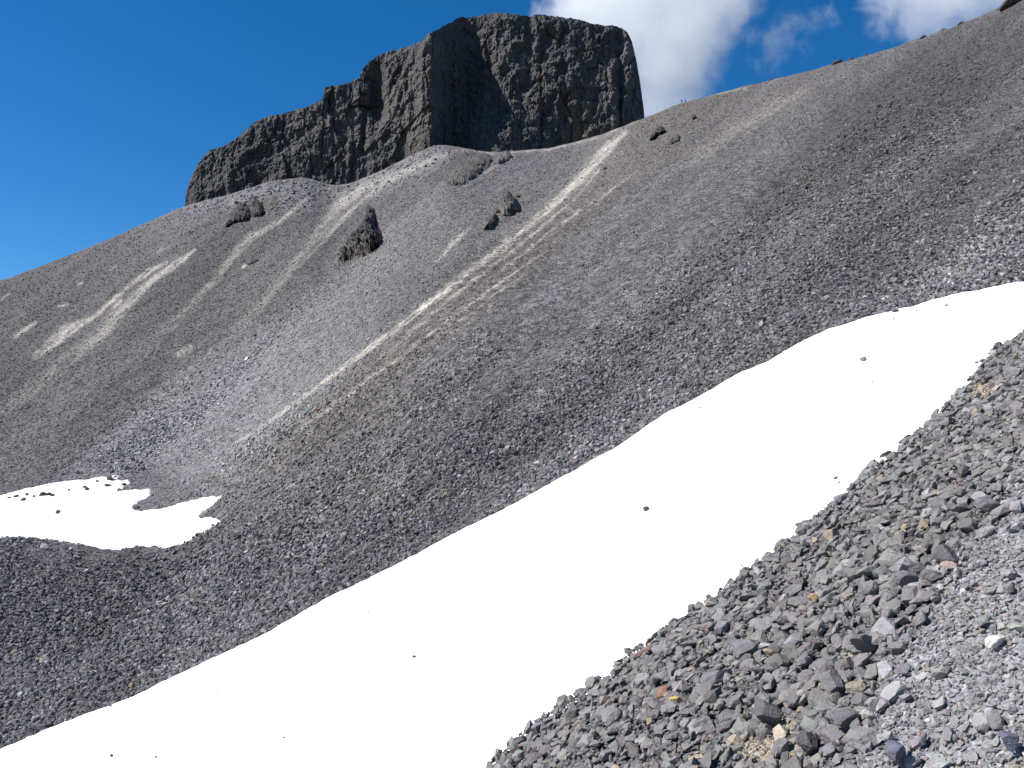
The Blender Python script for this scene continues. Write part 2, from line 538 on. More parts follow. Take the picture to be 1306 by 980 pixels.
def albedo(u, v, fine=True):
    """albedo of the slope at photo pixels"""
    u, v = np.asarray(u, float), np.asarray(v, float)
    col = np.broadcast_to(BASE, u.shape + (3,)).copy()
    st = 1.0 + 0.30 * fbm((u * 0.66 + v * 0.75) / 40, (u * 0.75 - v * 0.66) / 330, octv=4, seed=61) + 0.22 * fbm((u * 0.66 + v * 0.75) / 10, (u * 0.75 - v * 0.66) / 130, octv=3, seed=62)
    col *= st[..., None]
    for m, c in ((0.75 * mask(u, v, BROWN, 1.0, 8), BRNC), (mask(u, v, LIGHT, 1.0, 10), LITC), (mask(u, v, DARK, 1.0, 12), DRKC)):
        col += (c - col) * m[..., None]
    g = np.clip(0.85 + 0.9 * fbm((u * 0.66 + v * 0.75) / 2.6, (u * 0.75 - v * 0.66) / 30, octv=3, seed=63) + 0.5 * fbm(u / 2.2, v / 2.2, octv=2, seed=64), 0.15, 1.2)
    t = np.clip((0.75 * mask(u, v, TAN, 1.0, 1.5) + 0.25 * mask(u, v, TAN, 3.0, 3.0)) * g, 0, 1)
    col += (TANC - col) * t[..., None]
    return col, t


SNOW_V = lambda u: np.interp(u, us, v_snow)
EDGE_V = lambda u: np.interp(u, us, v_edge)

colg = np.broadcast_to(BASE, R.shape + (3,)).copy()
sub = slice(i0, iK + 1)
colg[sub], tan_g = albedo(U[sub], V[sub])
colg[sub] *= (0.88 + 0.12 * np.clip(tan_g * 2, 0, 1))[..., None]      # fine grit darkened to paint in the shade of gaps between stones
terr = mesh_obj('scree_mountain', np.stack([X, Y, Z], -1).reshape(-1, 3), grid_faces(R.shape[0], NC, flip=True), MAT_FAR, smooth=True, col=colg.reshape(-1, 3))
tag(terr, 'steep dark grey scree slope streaked with pale dust chutes below the rock butte', kind='structure')

# ------------------------------------------------------------------ the near scree slope
nrn = 150
Rn = 0.25 * ((rE + 0.001) / 0.25) ** (np.linspace(0, 1, nrn)[:, None])
Xn, Yn = Rn * np.sin(TH), Rn * np.cos(TH)
edge_in = sstep(0.0, 0.5, rE[None, :] - Rn)


def near_h(x, y):
    return near_z(x, y) + 0.05 * fbm(x / 0.8, y / 0.8, octv=3, seed=41) + 0.03 * fbm(x / 0.25, y / 0.25, octv=2, seed=42)


Zn = near_h(Xn, Yn) * edge_in + (near_z(Xn, Yn) - 0.02) * (1 - edge_in)
# close the lip down to the snow
Xn = np.vstack([Xn, (rE + 0.30) * np.sin(TH)]); Yn = np.vstack([Yn, (rE + 0.30) * np.cos(TH)]); Zn = np.vstack([Zn, zE - 0.45])
Un, Vn, Dn = project(Xn, Yn, Zn)


def near_zone(u, v):
    """fine pale grit (1) against coarse dark stones (0), and tan grit patches"""
    s = (u - 1065) * 0.846 + (v - 980) * 0.534          # right of the line (1306,598)-(1065,980)
    w = 34 * fbm(u / 60, v / 60, octv=3, seed=71)
    fine = sstep(-30, 34, s + w)
    t = np.zeros(np.shape(u))
    for cu, cv, ru, rv in ((985, 958, 44, 20), (1085, 842, 14, 8), (1050, 880, 14, 8), (900, 968, 22, 9), (830, 820, 14, 9), (1000, 925, 20, 10), (1255, 500, 20, 12)):
        d = ((u - cu) / ru) ** 2 + ((v - cv) / rv) ** 2 + 0.5 * fbm(u / 12, v / 12, octv=2, seed=72)
        t = np.maximum(t, 1 - sstep(0.5, 1.3, d))
    return fine, t


fz, tz = near_zone(Un, Vn)
coln = np.array([0.095, 0.090, 0.092]) + (np.array([0.20, 0.20, 0.21]) - np.array([0.095, 0.090, 0.092])) * fz[..., None]
coln = coln + (np.array([0.33, 0.28, 0.21]) - coln) * (tz * 0.75)[..., None]
near = mesh_obj('scree_bank', np.stack([Xn, Yn, Zn], -1).reshape(-1, 3), grid_faces(Xn.shape[0], NC, flip=True), MAT_NEAR, smooth=True, col=coln.reshape(-1, 3))
tag(near, 'bank of loose angular grey stones sloping down to the snow', kind='structure')

# ------------------------------------------------------------------ snow
# the long snow band lies in the trough between the two slopes
rows = []
a0, a1 = rE - 0.02, rS + 0.22
fr = np.concatenate([[-0.004, 0.0], np.linspace(0.01, 0.985, 60), np.linspace(0.988, 1.0, 8)])
for f in fr:
    r = a0 + (a1 - a0) * f
    z = (zE - 0.16) + ((zS + 0.05) - (zE - 0.16)) * np.clip(f, 0, 1)
    lip = -0.30 * sstep(0, 1, np.clip((r - (rS - 0.12)) / 0.34, 0, 1)) - (0.3 if f < 0 else 0)
    xx, yy = r * np.sin(TH), r * np.cos(TH)
    und = 0.06 * fbm(xx / 2.5, yy / 2.5, octv=3, seed=81) * sstep(0, 0.06, f) * (1 - sstep(0.94, 1, f))
    rows.append(np.stack([xx, yy, z + lip + und], -1))
rows = np.array(rows)
snow = mesh_obj('snow_band', rows.reshape(-1, 3), grid_faces(rows.shape[0], NC, flip=True), snow_m, smooth=True)
tag(snow, 'long white snow band lying in the gully between two scree slopes', 'snow')


def snow_point(u, v):
    """the point of the snow band a pixel looks at"""
    x, y, z = [float(a) for a in ray(u, v)]
    th, t = math.atan2(x, y), z / math.hypot(x, y)
    c = int(np.argmin(np.abs(TH - th)))
    rr = np.hypot(rows[2:, c, 0], rows[2:, c, 1]); zz = rows[2:, c, 2]
    r = float(np.interp(t, np.maximum.accumulate(zz / rr) + 1e-9 * np.arange(len(rr)), rr))
    return Vector((r * math.sin(th), r * math.cos(th), float(np.interp(r, rr, zz))))


# the smaller patch in the hollow
PATCH = [(-160, 650), (-60, 640), (0, 632), (30, 624), (60, 617), (85, 613), (110, 611), (135, 607), (148, 606), (151, 609), (141, 612), (146, 613), (163, 613), (166, 616), (158, 620), (152, 626),
         (170, 625), (190, 624), (192, 631), (184, 636), (176, 640), (168, 650), (180, 652), (205, 649), (228, 643), (255, 636), (282, 633), (276, 641), (266, 649), (252, 657),
         (255, 662), (270, 661), (282, 665), (268, 674), (250, 685), (232, 695), (215, 699), (195, 697), (175, 697), (152, 703), (128, 703), (108, 696), (80, 692), (55, 688), (25, 686), (0, 686), (-60, 690), (-160, 700)]


def poly_sd(u, v, poly):
    """signed distance to a polygon, positive inside"""
    inside = np.zeros(np.shape(u), bool); best = np.full(np.shape(u), 1e9)
    for (x0, y0), (x1, y1) in zip(poly, poly[1:] + poly[:1]):
        cond = ((y0 > v) != (y1 > v)) & (u < (x1 - x0) * (v - y0) / ((y1 - y0) if y1 != y0 else 1e-9) + x0)
        inside ^= cond
        du, dv = x1 - x0, y1 - y0
        t = np.clip(((u - x0) * du + (v - y0) * dv) / (du * du + dv * dv + 1e-9), 0, 1)
        best = np.minimum(best, np.hypot(u - x0 - t * du, v - y0 - t * dv))
    return np.where(inside, best, -best)


pu, pv = np.meshgrid(np.arange(-170, 300, 0.9), np.arange(598, 712, 0.7))
Pp, Dp, Np_, ins = ground_at(pu.ravel(), pv.ravel(), Tc_smooth)
sd = poly_sd(pu.ravel(), pv.ravel(), PATCH) + 1.6 * fbm(pu.ravel() / 6, pv.ravel() / 6, octv=3, seed=91)
off = np.clip(sd * 0.045, -0.2, 0.14)
# smooth snow surface: follow a blurred ground
zg = Pp[:, 2].reshape(pu.shape)
for ax in (0, 1):
    for _ in range(3):
        zg = 0.5 * zg + 0.25 * (np.roll(zg, 1, ax) + np.roll(zg, -1, ax))
wsm = np.clip(sd / 6, 0, 1)
zz = Pp[:, 2] * (1 - wsm) + zg.ravel() * wsm + off
PATCH_XYZ = np.stack([Pp[:, 0], Pp[:, 1], zz], 1)
keepf = grid_faces(pu.shape[0], pu.shape[1], flip=False)
sdf = sd[keepf].max(1)
keepf = keepf[(sdf > -4)]
ext_ = np.ptp(PATCH_XYZ[keepf], axis=1)
keepf = keepf[(ext_[:, 2] < 0.22) & (np.hypot(ext_[:, 0], ext_[:, 1]) < 4)]
used = np.unique(keepf)
remap = np.full(len(sd), -1); remap[used] = np.arange(len(used))
patch = mesh_obj('snow_patch', PATCH_XYZ[used], remap[keepf], snow_m, smooth=True)
tag(patch, 'small ragged snow patch with dark stones in the hollow below the boulder stream', 'snow')

# ------------------------------------------------------------------ stones
stone_coll = bpy.data.collections.new('stone_shapes')      # shapes only, not in the scene


def stone_mesh(k, npts, flat):
    r = random.Random(100 + k)
    bm = bmesh.new()
    sx, sy, sz = 1.0, r.uniform(0.62, 0.9), r.uniform(*flat)
    for _ in range(npts):
        while True:
            p = Vector((r.uniform(-1, 1), r.uniform(-1, 1), r.uniform(-1, 1)))
            if 0.55 < p.length < 1.12:
                break
        p.normalize()
        # push towards a box so faces come out broad and angular
        mx = max(abs(p.x), abs(p.y), abs(p.z))
        p = p * (0.55 + 0.45 / mx * r.uniform(0.75, 1.0))
        bm.verts.new((p.x * sx, p.y * sy, p.z * sz))
    res = bmesh.ops.convex_hull(bm, input=bm.verts)
    bmesh.ops.delete(bm, geom=[e for e in res['geom_interior'] if isinstance(e, bmesh.types.BMVert)], context='VERTS')
    bmesh.ops.recalc_face_normals(bm, faces=bm.faces)
    xs = [max(abs(v.co[i]) for v in bm.verts) for i in range(3)]
    bmesh.ops.scale(bm, vec=(0.5 / xs[0], 0.5 / xs[0], 0.5 / xs[0]), verts=bm.verts)   # about 1 m long
    me = bpy.data.meshes.new('stone_shape')
    bm.to_mesh(me); bm.free()
    return me


NV = 16
STONES, STONES_P = [], []
for k in range(NV):
    me = stone_mesh(k, 9 + k % 8, (0.32, 0.7))
    me.materials.append(MAT_STONE)
    o = bpy.data.objects.new('stone_shape', me)
    stone_coll.objects.link(o)
    STONES.append(me)
    mp = stone_mesh(k + 40, 16 + k % 7, (0.38, 0.72))
    mp.materials.append(MAT_PIECE)
    STONES_P.append(mp)

gn = bpy.data.node_groups.new('scatter_stones', 'GeometryNodeTree')
gn.interface.new_socket('Geometry', in_out='INPUT', socket_type='NodeSocketGeometry')
gn.interface.new_socket('Geometry', in_out='OUTPUT', socket_type='NodeSocketGeometry')
gi, go = gn.nodes.new('NodeGroupInput'), gn.nodes.new('NodeGroupOutput')
ip = gn.nodes.new('GeometryNodeInstanceOnPoints')
ci_ = gn.nodes.new('GeometryNodeCollectionInfo')
ci_.inputs['Collection'].default_value = stone_coll
ci_.inputs['Separate Children'].default_value = True
ci_.inputs['Reset Children'].default_value = True


def nattr(nm, t):
    a = gn.nodes.new('GeometryNodeInputNamedAttribute')
    a.data_type = t
    a.inputs['Name'].default_value = nm
    return a.outputs['Attribute']


gn.links.new(gi.outputs[0], ip.inputs['Points'])
gn.links.new(ci_.outputs[0], ip.inputs['Instance'])
ip.inputs['Pick Instance'].default_value = True
gn.links.new(nattr('idx', 'INT'), ip.inputs['Instance Index'])
gn.links.new(nattr('rot', 'FLOAT_VECTOR'), ip.inputs['Rotation'])
gn.links.new(nattr('scl', 'FLOAT_VECTOR'), ip.inputs['Scale'])
gn.links.new(ip.outputs[0], go.inputs[0])


def scatter(name, P, E, S, col, parent):
    me = bpy.data.meshes.new(name)
    me.vertices.add(len(P))
    me.vertices.foreach_set('co', P.astype(np.float32).ravel())
    for nm, t, dat, key in (('rot', 'FLOAT_VECTOR', E, 'vector'), ('scl', 'FLOAT_VECTOR', S, 'vector'), ('col', 'FLOAT_VECTOR', col, 'vector')):
        a = me.attributes.new(nm, t, 'POINT')
        a.data.foreach_set(key, dat.astype(np.float32).ravel())
    a = me.attributes.new('idx', 'INT', 'POINT')
    a.data.foreach_set('value', rng.integers(0, NV, len(P)).astype(np.int32))
    o = bpy.data.objects.new(name, me)
    C.objects.link(o)
    o.parent = parent
    md = o.modifiers.new('scatter', 'NODES')
    md.node_group = gn
    o['kind'] = 'stuff'
    return o


def orient(N, tilt):
    """euler angles that lay a stone on the surface normal with a random turn and tilt"""
    n = len(N)
    N = N + rng.normal(0, tilt, (n, 3))
    N /= np.linalg.norm(N, axis=1)[:, None]
    t = rng.normal(size=(n, 3))
    Xa = t - (t * N).sum(1)[:, None] * N
    Xa /= np.linalg.norm(Xa, axis=1)[:, None]
    Ya = np.cross(N, Xa)
    # matrix columns Xa Ya N -> XYZ euler
    ey = np.arcsin(np.clip(-Xa[:, 2], -1, 1))
    ex = np.arctan2(Ya[:, 2], N[:, 2])
    ez = np.arctan2(Xa[:, 1], Xa[:, 0])
    return np.stack([ex, ey, ez], 1)


def tints(n, base, spread, warm=0.06, pale=0.04):
    """stone colours round a base: mostly greys, a few rusty, tan or pale ones"""
    c = base * np.exp(rng.normal(0, spread, n))[:, None] * (1 + rng.normal(0, 0.025, (n, 3)))
    k = rng.random(n)
    rust = k < warm * 0.45
    tan = (k >= warm * 0.45) & (k < warm)
    pal = (k >= warm) & (k < warm + pale)
    c[rust] *= np.array([1.22, 1.0, 0.9])
    c[tan] = c[tan] * 0.4 + np.array([0.30, 0.235, 0.15]) * rng.uniform(0.6, 1.1, (tan.sum(), 1)) * 0.8
    c[pal] = c[pal] * 0.5 + np.array([0.36, 0.35, 0.34]) * 0.6
    return np.clip(c, 0.02, 0.7)


# --- near bank: stones by size class, spread evenly over the bank
NB = np.array([-GX, -GY, 1.0]); NB /= np.linalg.norm(NB)


def bank_points(density, zone):
    x0, x1, y0, y1 = -3.5, 13.5, 0.8, 18.0
    n = int(density * (x1 - x0) * (y1 - y0))
    x, y = rng.uniform(x0, x1, n), rng.uniform(y0, y1, n)
    th, r = np.arctan2(x, y), np.hypot(x, y)
    keep = r < np.interp(th, TH, rE) + 0.02
    z = near_h(x, y)
    u, v, d = project(x, y, z)
    keep &= (d > 0.6) & (u > 250) & (u < 1620) & (v < 1250)
    # thin the small ones with distance: they are below a pixel there
    x, y, z, u, v, d = [a[keep] for a in (x, y, z, u, v, d)]
    fine, tn = near_zone(u, v)
    w = zone(fine, tn, d)
    k = rng.random(len(x)) < w
    return [a[k] for a in (x, y, z, u, v, d, fine, tn)]


bank = []
COARSE = np.array([0.188, 0.177, 0.174]); FINEC = np.array([0.262, 0.252, 0.252])
for dens, lo, hi, zone in (
        (2600, 0.016, 0.033, lambda f, t, d: np.clip(1.2 - d / 9, 0.1, 1) * (0.45 + 0.55 * np.maximum(f, t))),
        (700, 0.028, 0.055, lambda f, t, d: (0.75 + 0.25 * f) * (1 - 0.4 * t)),
        (250, 0.055, 0.10, lambda f, t, d: (1 - 0.86 * f) * (1 - 0.75 * t)),
        (62, 0.09, 0.145, lambda f, t, d: (1 - 0.975 * f) * (1 - 0.9 * t)),
        (5, 0.14, 0.19, lambda f, t, d: (1 - 1.0 * f) * (1 - t))):
    x, y, z, u, v, d, fine, tn = bank_points(dens, zone)
    n = len(x)
    s = lo * (hi / lo) ** (rng.random(n) ** 1.4)
    base = COARSE + (FINEC - COARSE) * fine[:, None]
    c = tints(n, base, 0.20, 0.02 if lo > 0.03 else 0.035, 0.02 if lo < .05 else 0.004)
    tt = (rng.random(n) < tn * (0.9 if lo < 0.05 else 0.4))
    c[tt] = np.array([0.36, 0.305, 0.23]) * rng.uniform(0.7, 1.2, (tt.sum(), 1))
    E = orient(np.repeat(NB[None], n, 0), 0.30 if lo > 0.03 else 0.5)
    P = np.stack([x, y, z], 1) + NB * (s * rng.uniform(0.05, 0.26, n) + (0.012 if lo > 0.05 else 0))[:, None]
    S = s[:, None] * rng.uniform(0.8, 1.15, (n, 3))
    bank.append((P, E, S, c, u, v, s / d * F))
P, E, S, c, bu, bv, px = [np.concatenate(a) for a in zip(*bank)]
infr = (bu > 4) & (bu < W0 - 4) & (bv > 4) & (bv < H0 - 4)
order = np.argsort(-px * infr)
big = order[:300]
rest = np.setdiff1d(np.arange(len(P)), big)
scatter('bank_stones', P[rest], E[rest], S[rest], c[rest], near)
n_bank = len(rest)


def put_stone(name, me, loc, eul, scl, col, parent=None):
    o = bpy.data.objects.new(name, me)
    C.objects.link(o)
    o.location, o.rotation_euler, o.scale = loc, eul, scl
    o.color = (col[0], col[1], col[2], 1)
    if parent:
        o.parent = parent
    return o


for j, k in enumerate(big):
    put_stone('stone', STONES_P[j % NV], P[k], E[k], S[k], c[k], near)

# --- mountain slope
NS = 460000
su, sv = rng.uniform(-160, 1470, NS), rng.uniform(-60, 1120, NS)
ok = (sv < SNOW_V(su) + 1.5) & (sv > poly_at(CREST, su) + 2)
ok &= ~(poly_sd(su, sv, PATCH) > 1.0)
su, sv = su[ok], sv[ok]
Pm, Dm, Nm, ins = ground_at(su, sv)
acol, tanm = albedo(su, sv)
streamy = mask(su, sv, LIGHT[:1], 0.8, 10) * 1.4
apron = np.clip(mask(su, sv, LIGHT[1:2], 1.0, 8) * 2.2, 0, 1)
keep = ins & (rng.random(len(su)) > np.minimum(tanm * 1.5, 0.97))
su, sv, Pm, Dm, Nm, acol, streamy, apron = [a[keep] for a in (su, sv, Pm, Dm, Nm, acol, streamy, apron)]
n = len(su)
band = fbm((su * 0.66 + sv * 0.75) / 34, (su * 0.75 - sv * 0.66) / 260, octv=3, seed=66)      # sorted bands of fines and blocks down the fall line
coarse = 0.80 + 0.75 * band + 0.55 * sstep(640, 760, sv) * (1 - sstep(250, 420, su)) + 0.3 * sstep(1000, 1200, su) * (0.4 + 0.6 * sstep(180, 330, sv))
s = 0.112 * np.clip(coarse, 0.45, 1.9) * np.exp(rng.normal(0, 0.40, n)) * (1 + 1.3 * np.clip(streamy, 0, 1))
s = np.maximum(s, (1.25 + 1.2 * rng.random(n) ** 2) * Dm / F)
s = np.minimum(s, np.maximum(9.0 * Dm / F, 0.1))
s = s * (1 + apron * rng.random(n) ** 3 * 2.2)
cm = tints(n, acol * 1.10, 0.36, 0.012, 0.003)
spk = rng.random(n) < 0.07 * np.clip(mask(su, sv, LIGHT[1:3], 1, 10) * 3, 0, 1) + 0.016 * (sv < 430) * (su < 640) + 0.002
cm[spk] = np.array([0.42, 0.41, 0.40]) * rng.uniform(0.7, 1.1, (spk.sum(), 1))
stm = np.clip(streamy, 0, 1)[:, None]
cm = cm * (1 + 0.45 * stm)
E = orient(Nm, 0.7)
S = s[:, None] * rng.uniform(0.8, 1.2, (n, 3)) * np.array([0.92, 1.0, 1.45])
Pm = Pm + Nm * (s * rng.uniform(0.0, 0.24, n))[:, None]
px = s / Dm * F * ((su > 4) & (su < W0 - 4) & (sv > 4) & (sv < H0 - 4))
order = np.argsort(-px)
big = order[:300]
rest = order[300:]
scatter('slope_stones', Pm[rest], E[rest], S[rest], cm[rest], terr)
for j, k in enumerate(big):
    put_stone('stone', STONES_P[j % NV], Pm[k], E[k], S[k], cm[k], terr)
print('stones', n_bank, len(rest))
#--NEXT--

# ------------------------------------------------------------------ the rock butte
BUT_BASE = [(246, 350), (237, 325), (236, 318), (250, 313), (290, 308), (340, 306), (365, 304), (440, 301), (480, 300), (520, 295), (540, 289), (550, 287),
            (557, 292), (566, 302), (590, 311), (615, 309), (650, 304), (700, 304), (735, 303), (780, 303), (792, 305), (800, 304), (812, 308), (819, 314), (822, 322), (818, 356)]
BUT_TOP = [(236, 262), (237, 248), (241, 234), (246, 222), (252, 211), (262, 199), (272, 190), (285, 187), (297, 180), (312, 168), (328, 155), (345, 149), (365, 144), (390, 137), (411, 129),
           (414, 113), (425, 109), (440, 106), (458, 101), (461, 92), (470, 80), (482, 71), (500, 64), (520, 59), (538, 53), (546, 43), (560, 38), (570, 30), (590, 21), (612, 19), (632, 16), (655, 17),
           (680, 20), (715, 21), (735, 24), (758, 30), (780, 33), (792, 35), (800, 42), (806, 54), (811, 74), (815, 96), (818, 118), (821, 138), (822, 150)]
nb, mb = 900, 210
kk = np.array(BUT_BASE, float)
cum = np.concatenate([[0], np.cumsum(np.hypot(np.diff(kk[:, 0]), np.diff(kk[:, 1]) * 0.9))])
sp = np.linspace(0, cum[-1], nb)
ub = np.interp(sp, cum, kk[:, 0])
db = gsm(np.interp(sp, cum, kk[:, 1]), 2.5)
vt = np.interp(ub, [p[0] for p in BUT_TOP], [p[1] for p in BUT_TOP])
vt = vt + 1.2 * fbm(sp / 7, sp * 0 + .5, octv=3, seed=200) * sstep(0, 40, sp) * (1 - sstep(cum[-1] - 60, cum[-1] - 20, sp))
x_, y_, z_ = ray(ub, vt)
thb = np.arctan2(x_, y_); hb = np.hypot(x_, y_)
tb = z_ / hb
rb = db * hb                                   # plan distance of the wall foot
zb0 = np.interp(thb, TH, zK) - 12.0
h0 = tb * rb - zb0
bat = np.clip(h0, 0, 80) * 0.13                # the wall leans back
zt = tb * (rb + bat)
hh = np.linspace(0, 1, mb)[:, None]
hm = hh * (zt - zb0)[None, :]
ulen = sp[None, :] * 0.29                      # metres along the wall


uw_ = ub[None, :] + 7 * fbm(ub[None, :] / 26, hh * 2.2 + 0 * ub[None, :], octv=3, seed=199) + 10 * (hh - .5) * fbm(ub[None, :] / 60, 0 * hh + .3, octv=1, seed=198)


def G(u0, su, h0_=0.5, sh=9.0, a=1.0):
    return (0.45 if su < 6 else 0.8) * a * np.exp(-((uw_ - u0) / su) ** 2 - ((hh - h0_) / sh) ** 2)


rel = (G(640, 48, 0.1, .35, -11) + G(610, 22, 0.15, .3, -5) + G(700, 26, 0.0, .3, -4) + G(369, 5, 0.3, .3, 6) + G(285, 4, 0.3, .6, 4) + G(486, 8, 0.75, .22, 7) + G(470, 5, .55, .4, 3)
       + G(452, 5, .45, .3, 3) + G(440, 4, .4, .3, 2.5) + G(418, 4, .9, .2, 2) + G(600, 14, .75, .4, 5) + G(668, 5, .75, .3, 5) + G(690, 3, .6, .4, 3) + G(725, 5, .35, .35, 5) + G(741, 3, .45, .4, 3)
       + G(757, 3, .25, .3, 2.5) + G(789, 3.2, .55, .45, 6) + G(330, 5, .4, .4, 2.5) + G(262, 3, .4, .5, 2) + G(510, 4, .35, .3, 2) + G(775, 2, .3, .5, 2.5) + G(655, 8, .85, .2, 2)
       + G(815, 3, .3, .5, 2.0) + G(575, 6, .55, .5, 4) + G(625, 5, .7, .25, 4))
wx = ulen + 2.2 * fbm(ulen / 9, hm / 12, octv=2, seed=201)
rel = rel - 2.0 * fbm(wx / 15, hm / 24, octv=3, seed=202) - 0.7 * (fbm(wx / 5, hm / 9, octv=3, seed=203, ridged=True) - 0.1)


def cells(a, b, seed):
    """one value for each cell of a jittered lattice, and the distance to its edge: broken blocks of rock"""
    ia, ib = np.floor(a).astype(np.int64), np.floor(b).astype(np.int64)
    d1 = np.full(a.shape, 9.0); d2 = np.full(a.shape, 9.0); val = np.zeros(a.shape)
    for da in (-1, 0, 1):
        for db_ in (-1, 0, 1):
            ca, cb_ = ia + da, ib + db_
            pa_ = ca + 0.5 + 0.45 * h3(ca, cb_, ca * 0, seed); pb2 = cb_ + 0.5 + 0.45 * h3(ca, cb_, ca * 0, seed + 1)
            dd = np.hypot(a - pa_, b - pb2)
            nearer = dd < d1
            d2 = np.where(nearer, d1, np.minimum(d2, dd))
            val = np.where(nearer, h3(ca, cb_, ca * 0, seed + 2), val)
            d1 = np.minimum(d1, dd)
    return val, d2 - d1


for ca_, cz_, am, sd_n in ((11, 15, 1.2, 230), (3.6, 6.0, 0.65, 240), (1.4, 2.4, 0.26, 250)):
    vl, ed = cells((ulen + 0.25 * hm * 0.15 + 1.0 * fbm(ulen / 3, hm / 5, octv=2, seed=sd_n + 5)) / ca_, hm / cz_ + 0 * ulen, sd_n)
    rel = rel + am * vl + am * 0.45 * (1 - sstep(0, 0.10, ed))
rel = rel - 0.5 * fbm(wx / 1.3, hm / 1.8, octv=3, seed=204) - 0.45 * np.abs(fbm(wx / 0.9, hm / 6, octv=2, seed=205)) - 0.35 * fbm(ulen / .5, hm / .6, octv=2, seed=206)
# blocky ledges
rel = rel - 0.5 * np.round(1.6 * fbm(wx / 6, hm / 7, octv=2, seed=207)) * 0.7
rel = rel - 0.30 * fbm(ulen / .8, hm / 1.1, octv=3, seed=221, gain=.7) - 0.3 * np.abs(fbm(wx / 2.0, hm / 5, octv=3, seed=222))
dg = ulen - 0.38 * hm + 2 * fbm(ulen / 7, hm / 7, octv=2, seed=224)
rel = rel - 1.5 * (fbm(dg / 11, (hm + .4 * ulen) / 17, octv=3, seed=223, ridged=True) - 0.2) - 0.8 * (fbm(ulen / 5, hm / 5.5, octv=3, seed=225, ridged=True) - .1)
rel = rel * (1 - 0.55 * sstep(0.93, 1.0, hh))
rr_ = rb[None, :] + bat[None, :] * hh ** 1.2 + rel
zz_ = zb0[None, :] + hm
# plan direction: mostly towards the viewer side of the wall
FX, FY = rr_ * np.sin(thb), rr_ * np.cos(thb)
sect = [np.stack([FX, FY, zz_], -1)]
depth_back = 55.0 * np.sin(np.clip(sp / cum[-1], 0, 1) * math.pi) ** 0.6 + 3
top_x, top_y, top_z = FX[-1], FY[-1], zz_[-1]
for j in range(1, 13):
    f = j / 12
    rr2 = np.hypot(top_x, top_y) + depth_back * f
    z2 = top_z * (1 - 0.0) - (2.0 + 0.18 * depth_back) * f + 0.8 * fbm(ulen[0] / 3, f * 9 + sp * 0, octv=3, seed=208) * min(1, f * 3)
    sect.append(np.stack([rr2 * np.sin(thb), rr2 * np.cos(thb), z2], -1)[None])
for j in range(1, 9):
    f = j / 8
    rr2 = np.hypot(top_x, top_y) + depth_back * (1 + 0.15 * f)
    z2 = (top_z - 2 - 0.18 * depth_back) * (1 - f) + (zb0 - 25) * f
    sect.append(np.stack([rr2 * np.sin(thb), rr2 * np.cos(thb), z2], -1)[None])
B = np.concatenate(sect, 0)
hfull = np.concatenate([np.repeat(hh, nb, 1), np.ones((B.shape[0] - mb, nb))], 0)
ufull = np.repeat(ub[None, :], B.shape[0], 0)
vproj = project(B[..., 0], B[..., 1], B[..., 2])[1]
cb = np.broadcast_to(np.array([0.059, 0.058, 0.0605]), B.shape).copy()
cb *= (1 + 0.30 * fbm(B[..., 0] / 9, B[..., 2] / 14, B[..., 1] / 9, octv=4, seed=210) + 0.55 * fbm(B[..., 0] / 0.8, B[..., 2] / 1.0, B[..., 1] / 0.8, octv=2, seed=211))[..., None]


def tone_patch(cu, cv, ru, rv, c, a):  # blends a soft oval of another tone into the rock colour
    d = ((ufull - cu) / ru) ** 2 + ((vproj - cv) / rv) ** 2
    m = a * np.exp(-d) * np.clip(1 + 1.2 * fbm(ufull / 6, vproj / 14, octv=3, seed=212), 0, 1.5)
    cb[:] = cb + (np.array(c) - cb) * np.clip(m, 0, 1)[..., None]


tone_patch(520, 140, 26, 60, (0.105, 0.098, 0.088), .7)
tone_patch(440, 180, 40, 40, (0.085, 0.080, 0.077), .6)
tone_patch(390, 150, 60, 12, (0.105, 0.097, 0.090), .6)
tone_patch(556, 60, 14, 30, (0.10, 0.095, 0.09), .5)
tone_patch(740, 150, 16, 34, (0.12, 0.092, 0.065), .55)
tone_patch(800, 75, 9, 30, (0.15, 0.142, 0.14), .85)
tone_patch(770, 120, 24, 50, (0.10, 0.098, 0.10), .5)
tone_patch(690, 60, 40, 30, (0.080, 0.077, 0.077), .5)
tone_patch(745, 172, 22, 10, (0.15, 0.115, 0.09), .6)
m_butte = stone_material('butte_rock', 'geometry', 1.6)
for nd in m_butte.node_tree.nodes:
    if nd.type == 'BUMP':
        nd.inputs['Distance'].default_value = 0.5
        nd.inputs['Strength'].default_value = 0.45
butte = mesh_obj('rock_butte', B.reshape(-1, 3), grid_faces(B.shape[0], nb, flip=True), m_butte, smooth=False, col=cb.reshape(-1, 3))
tag(butte, 'massive flat-topped black rock butte standing on the ridge', 'rock butte')


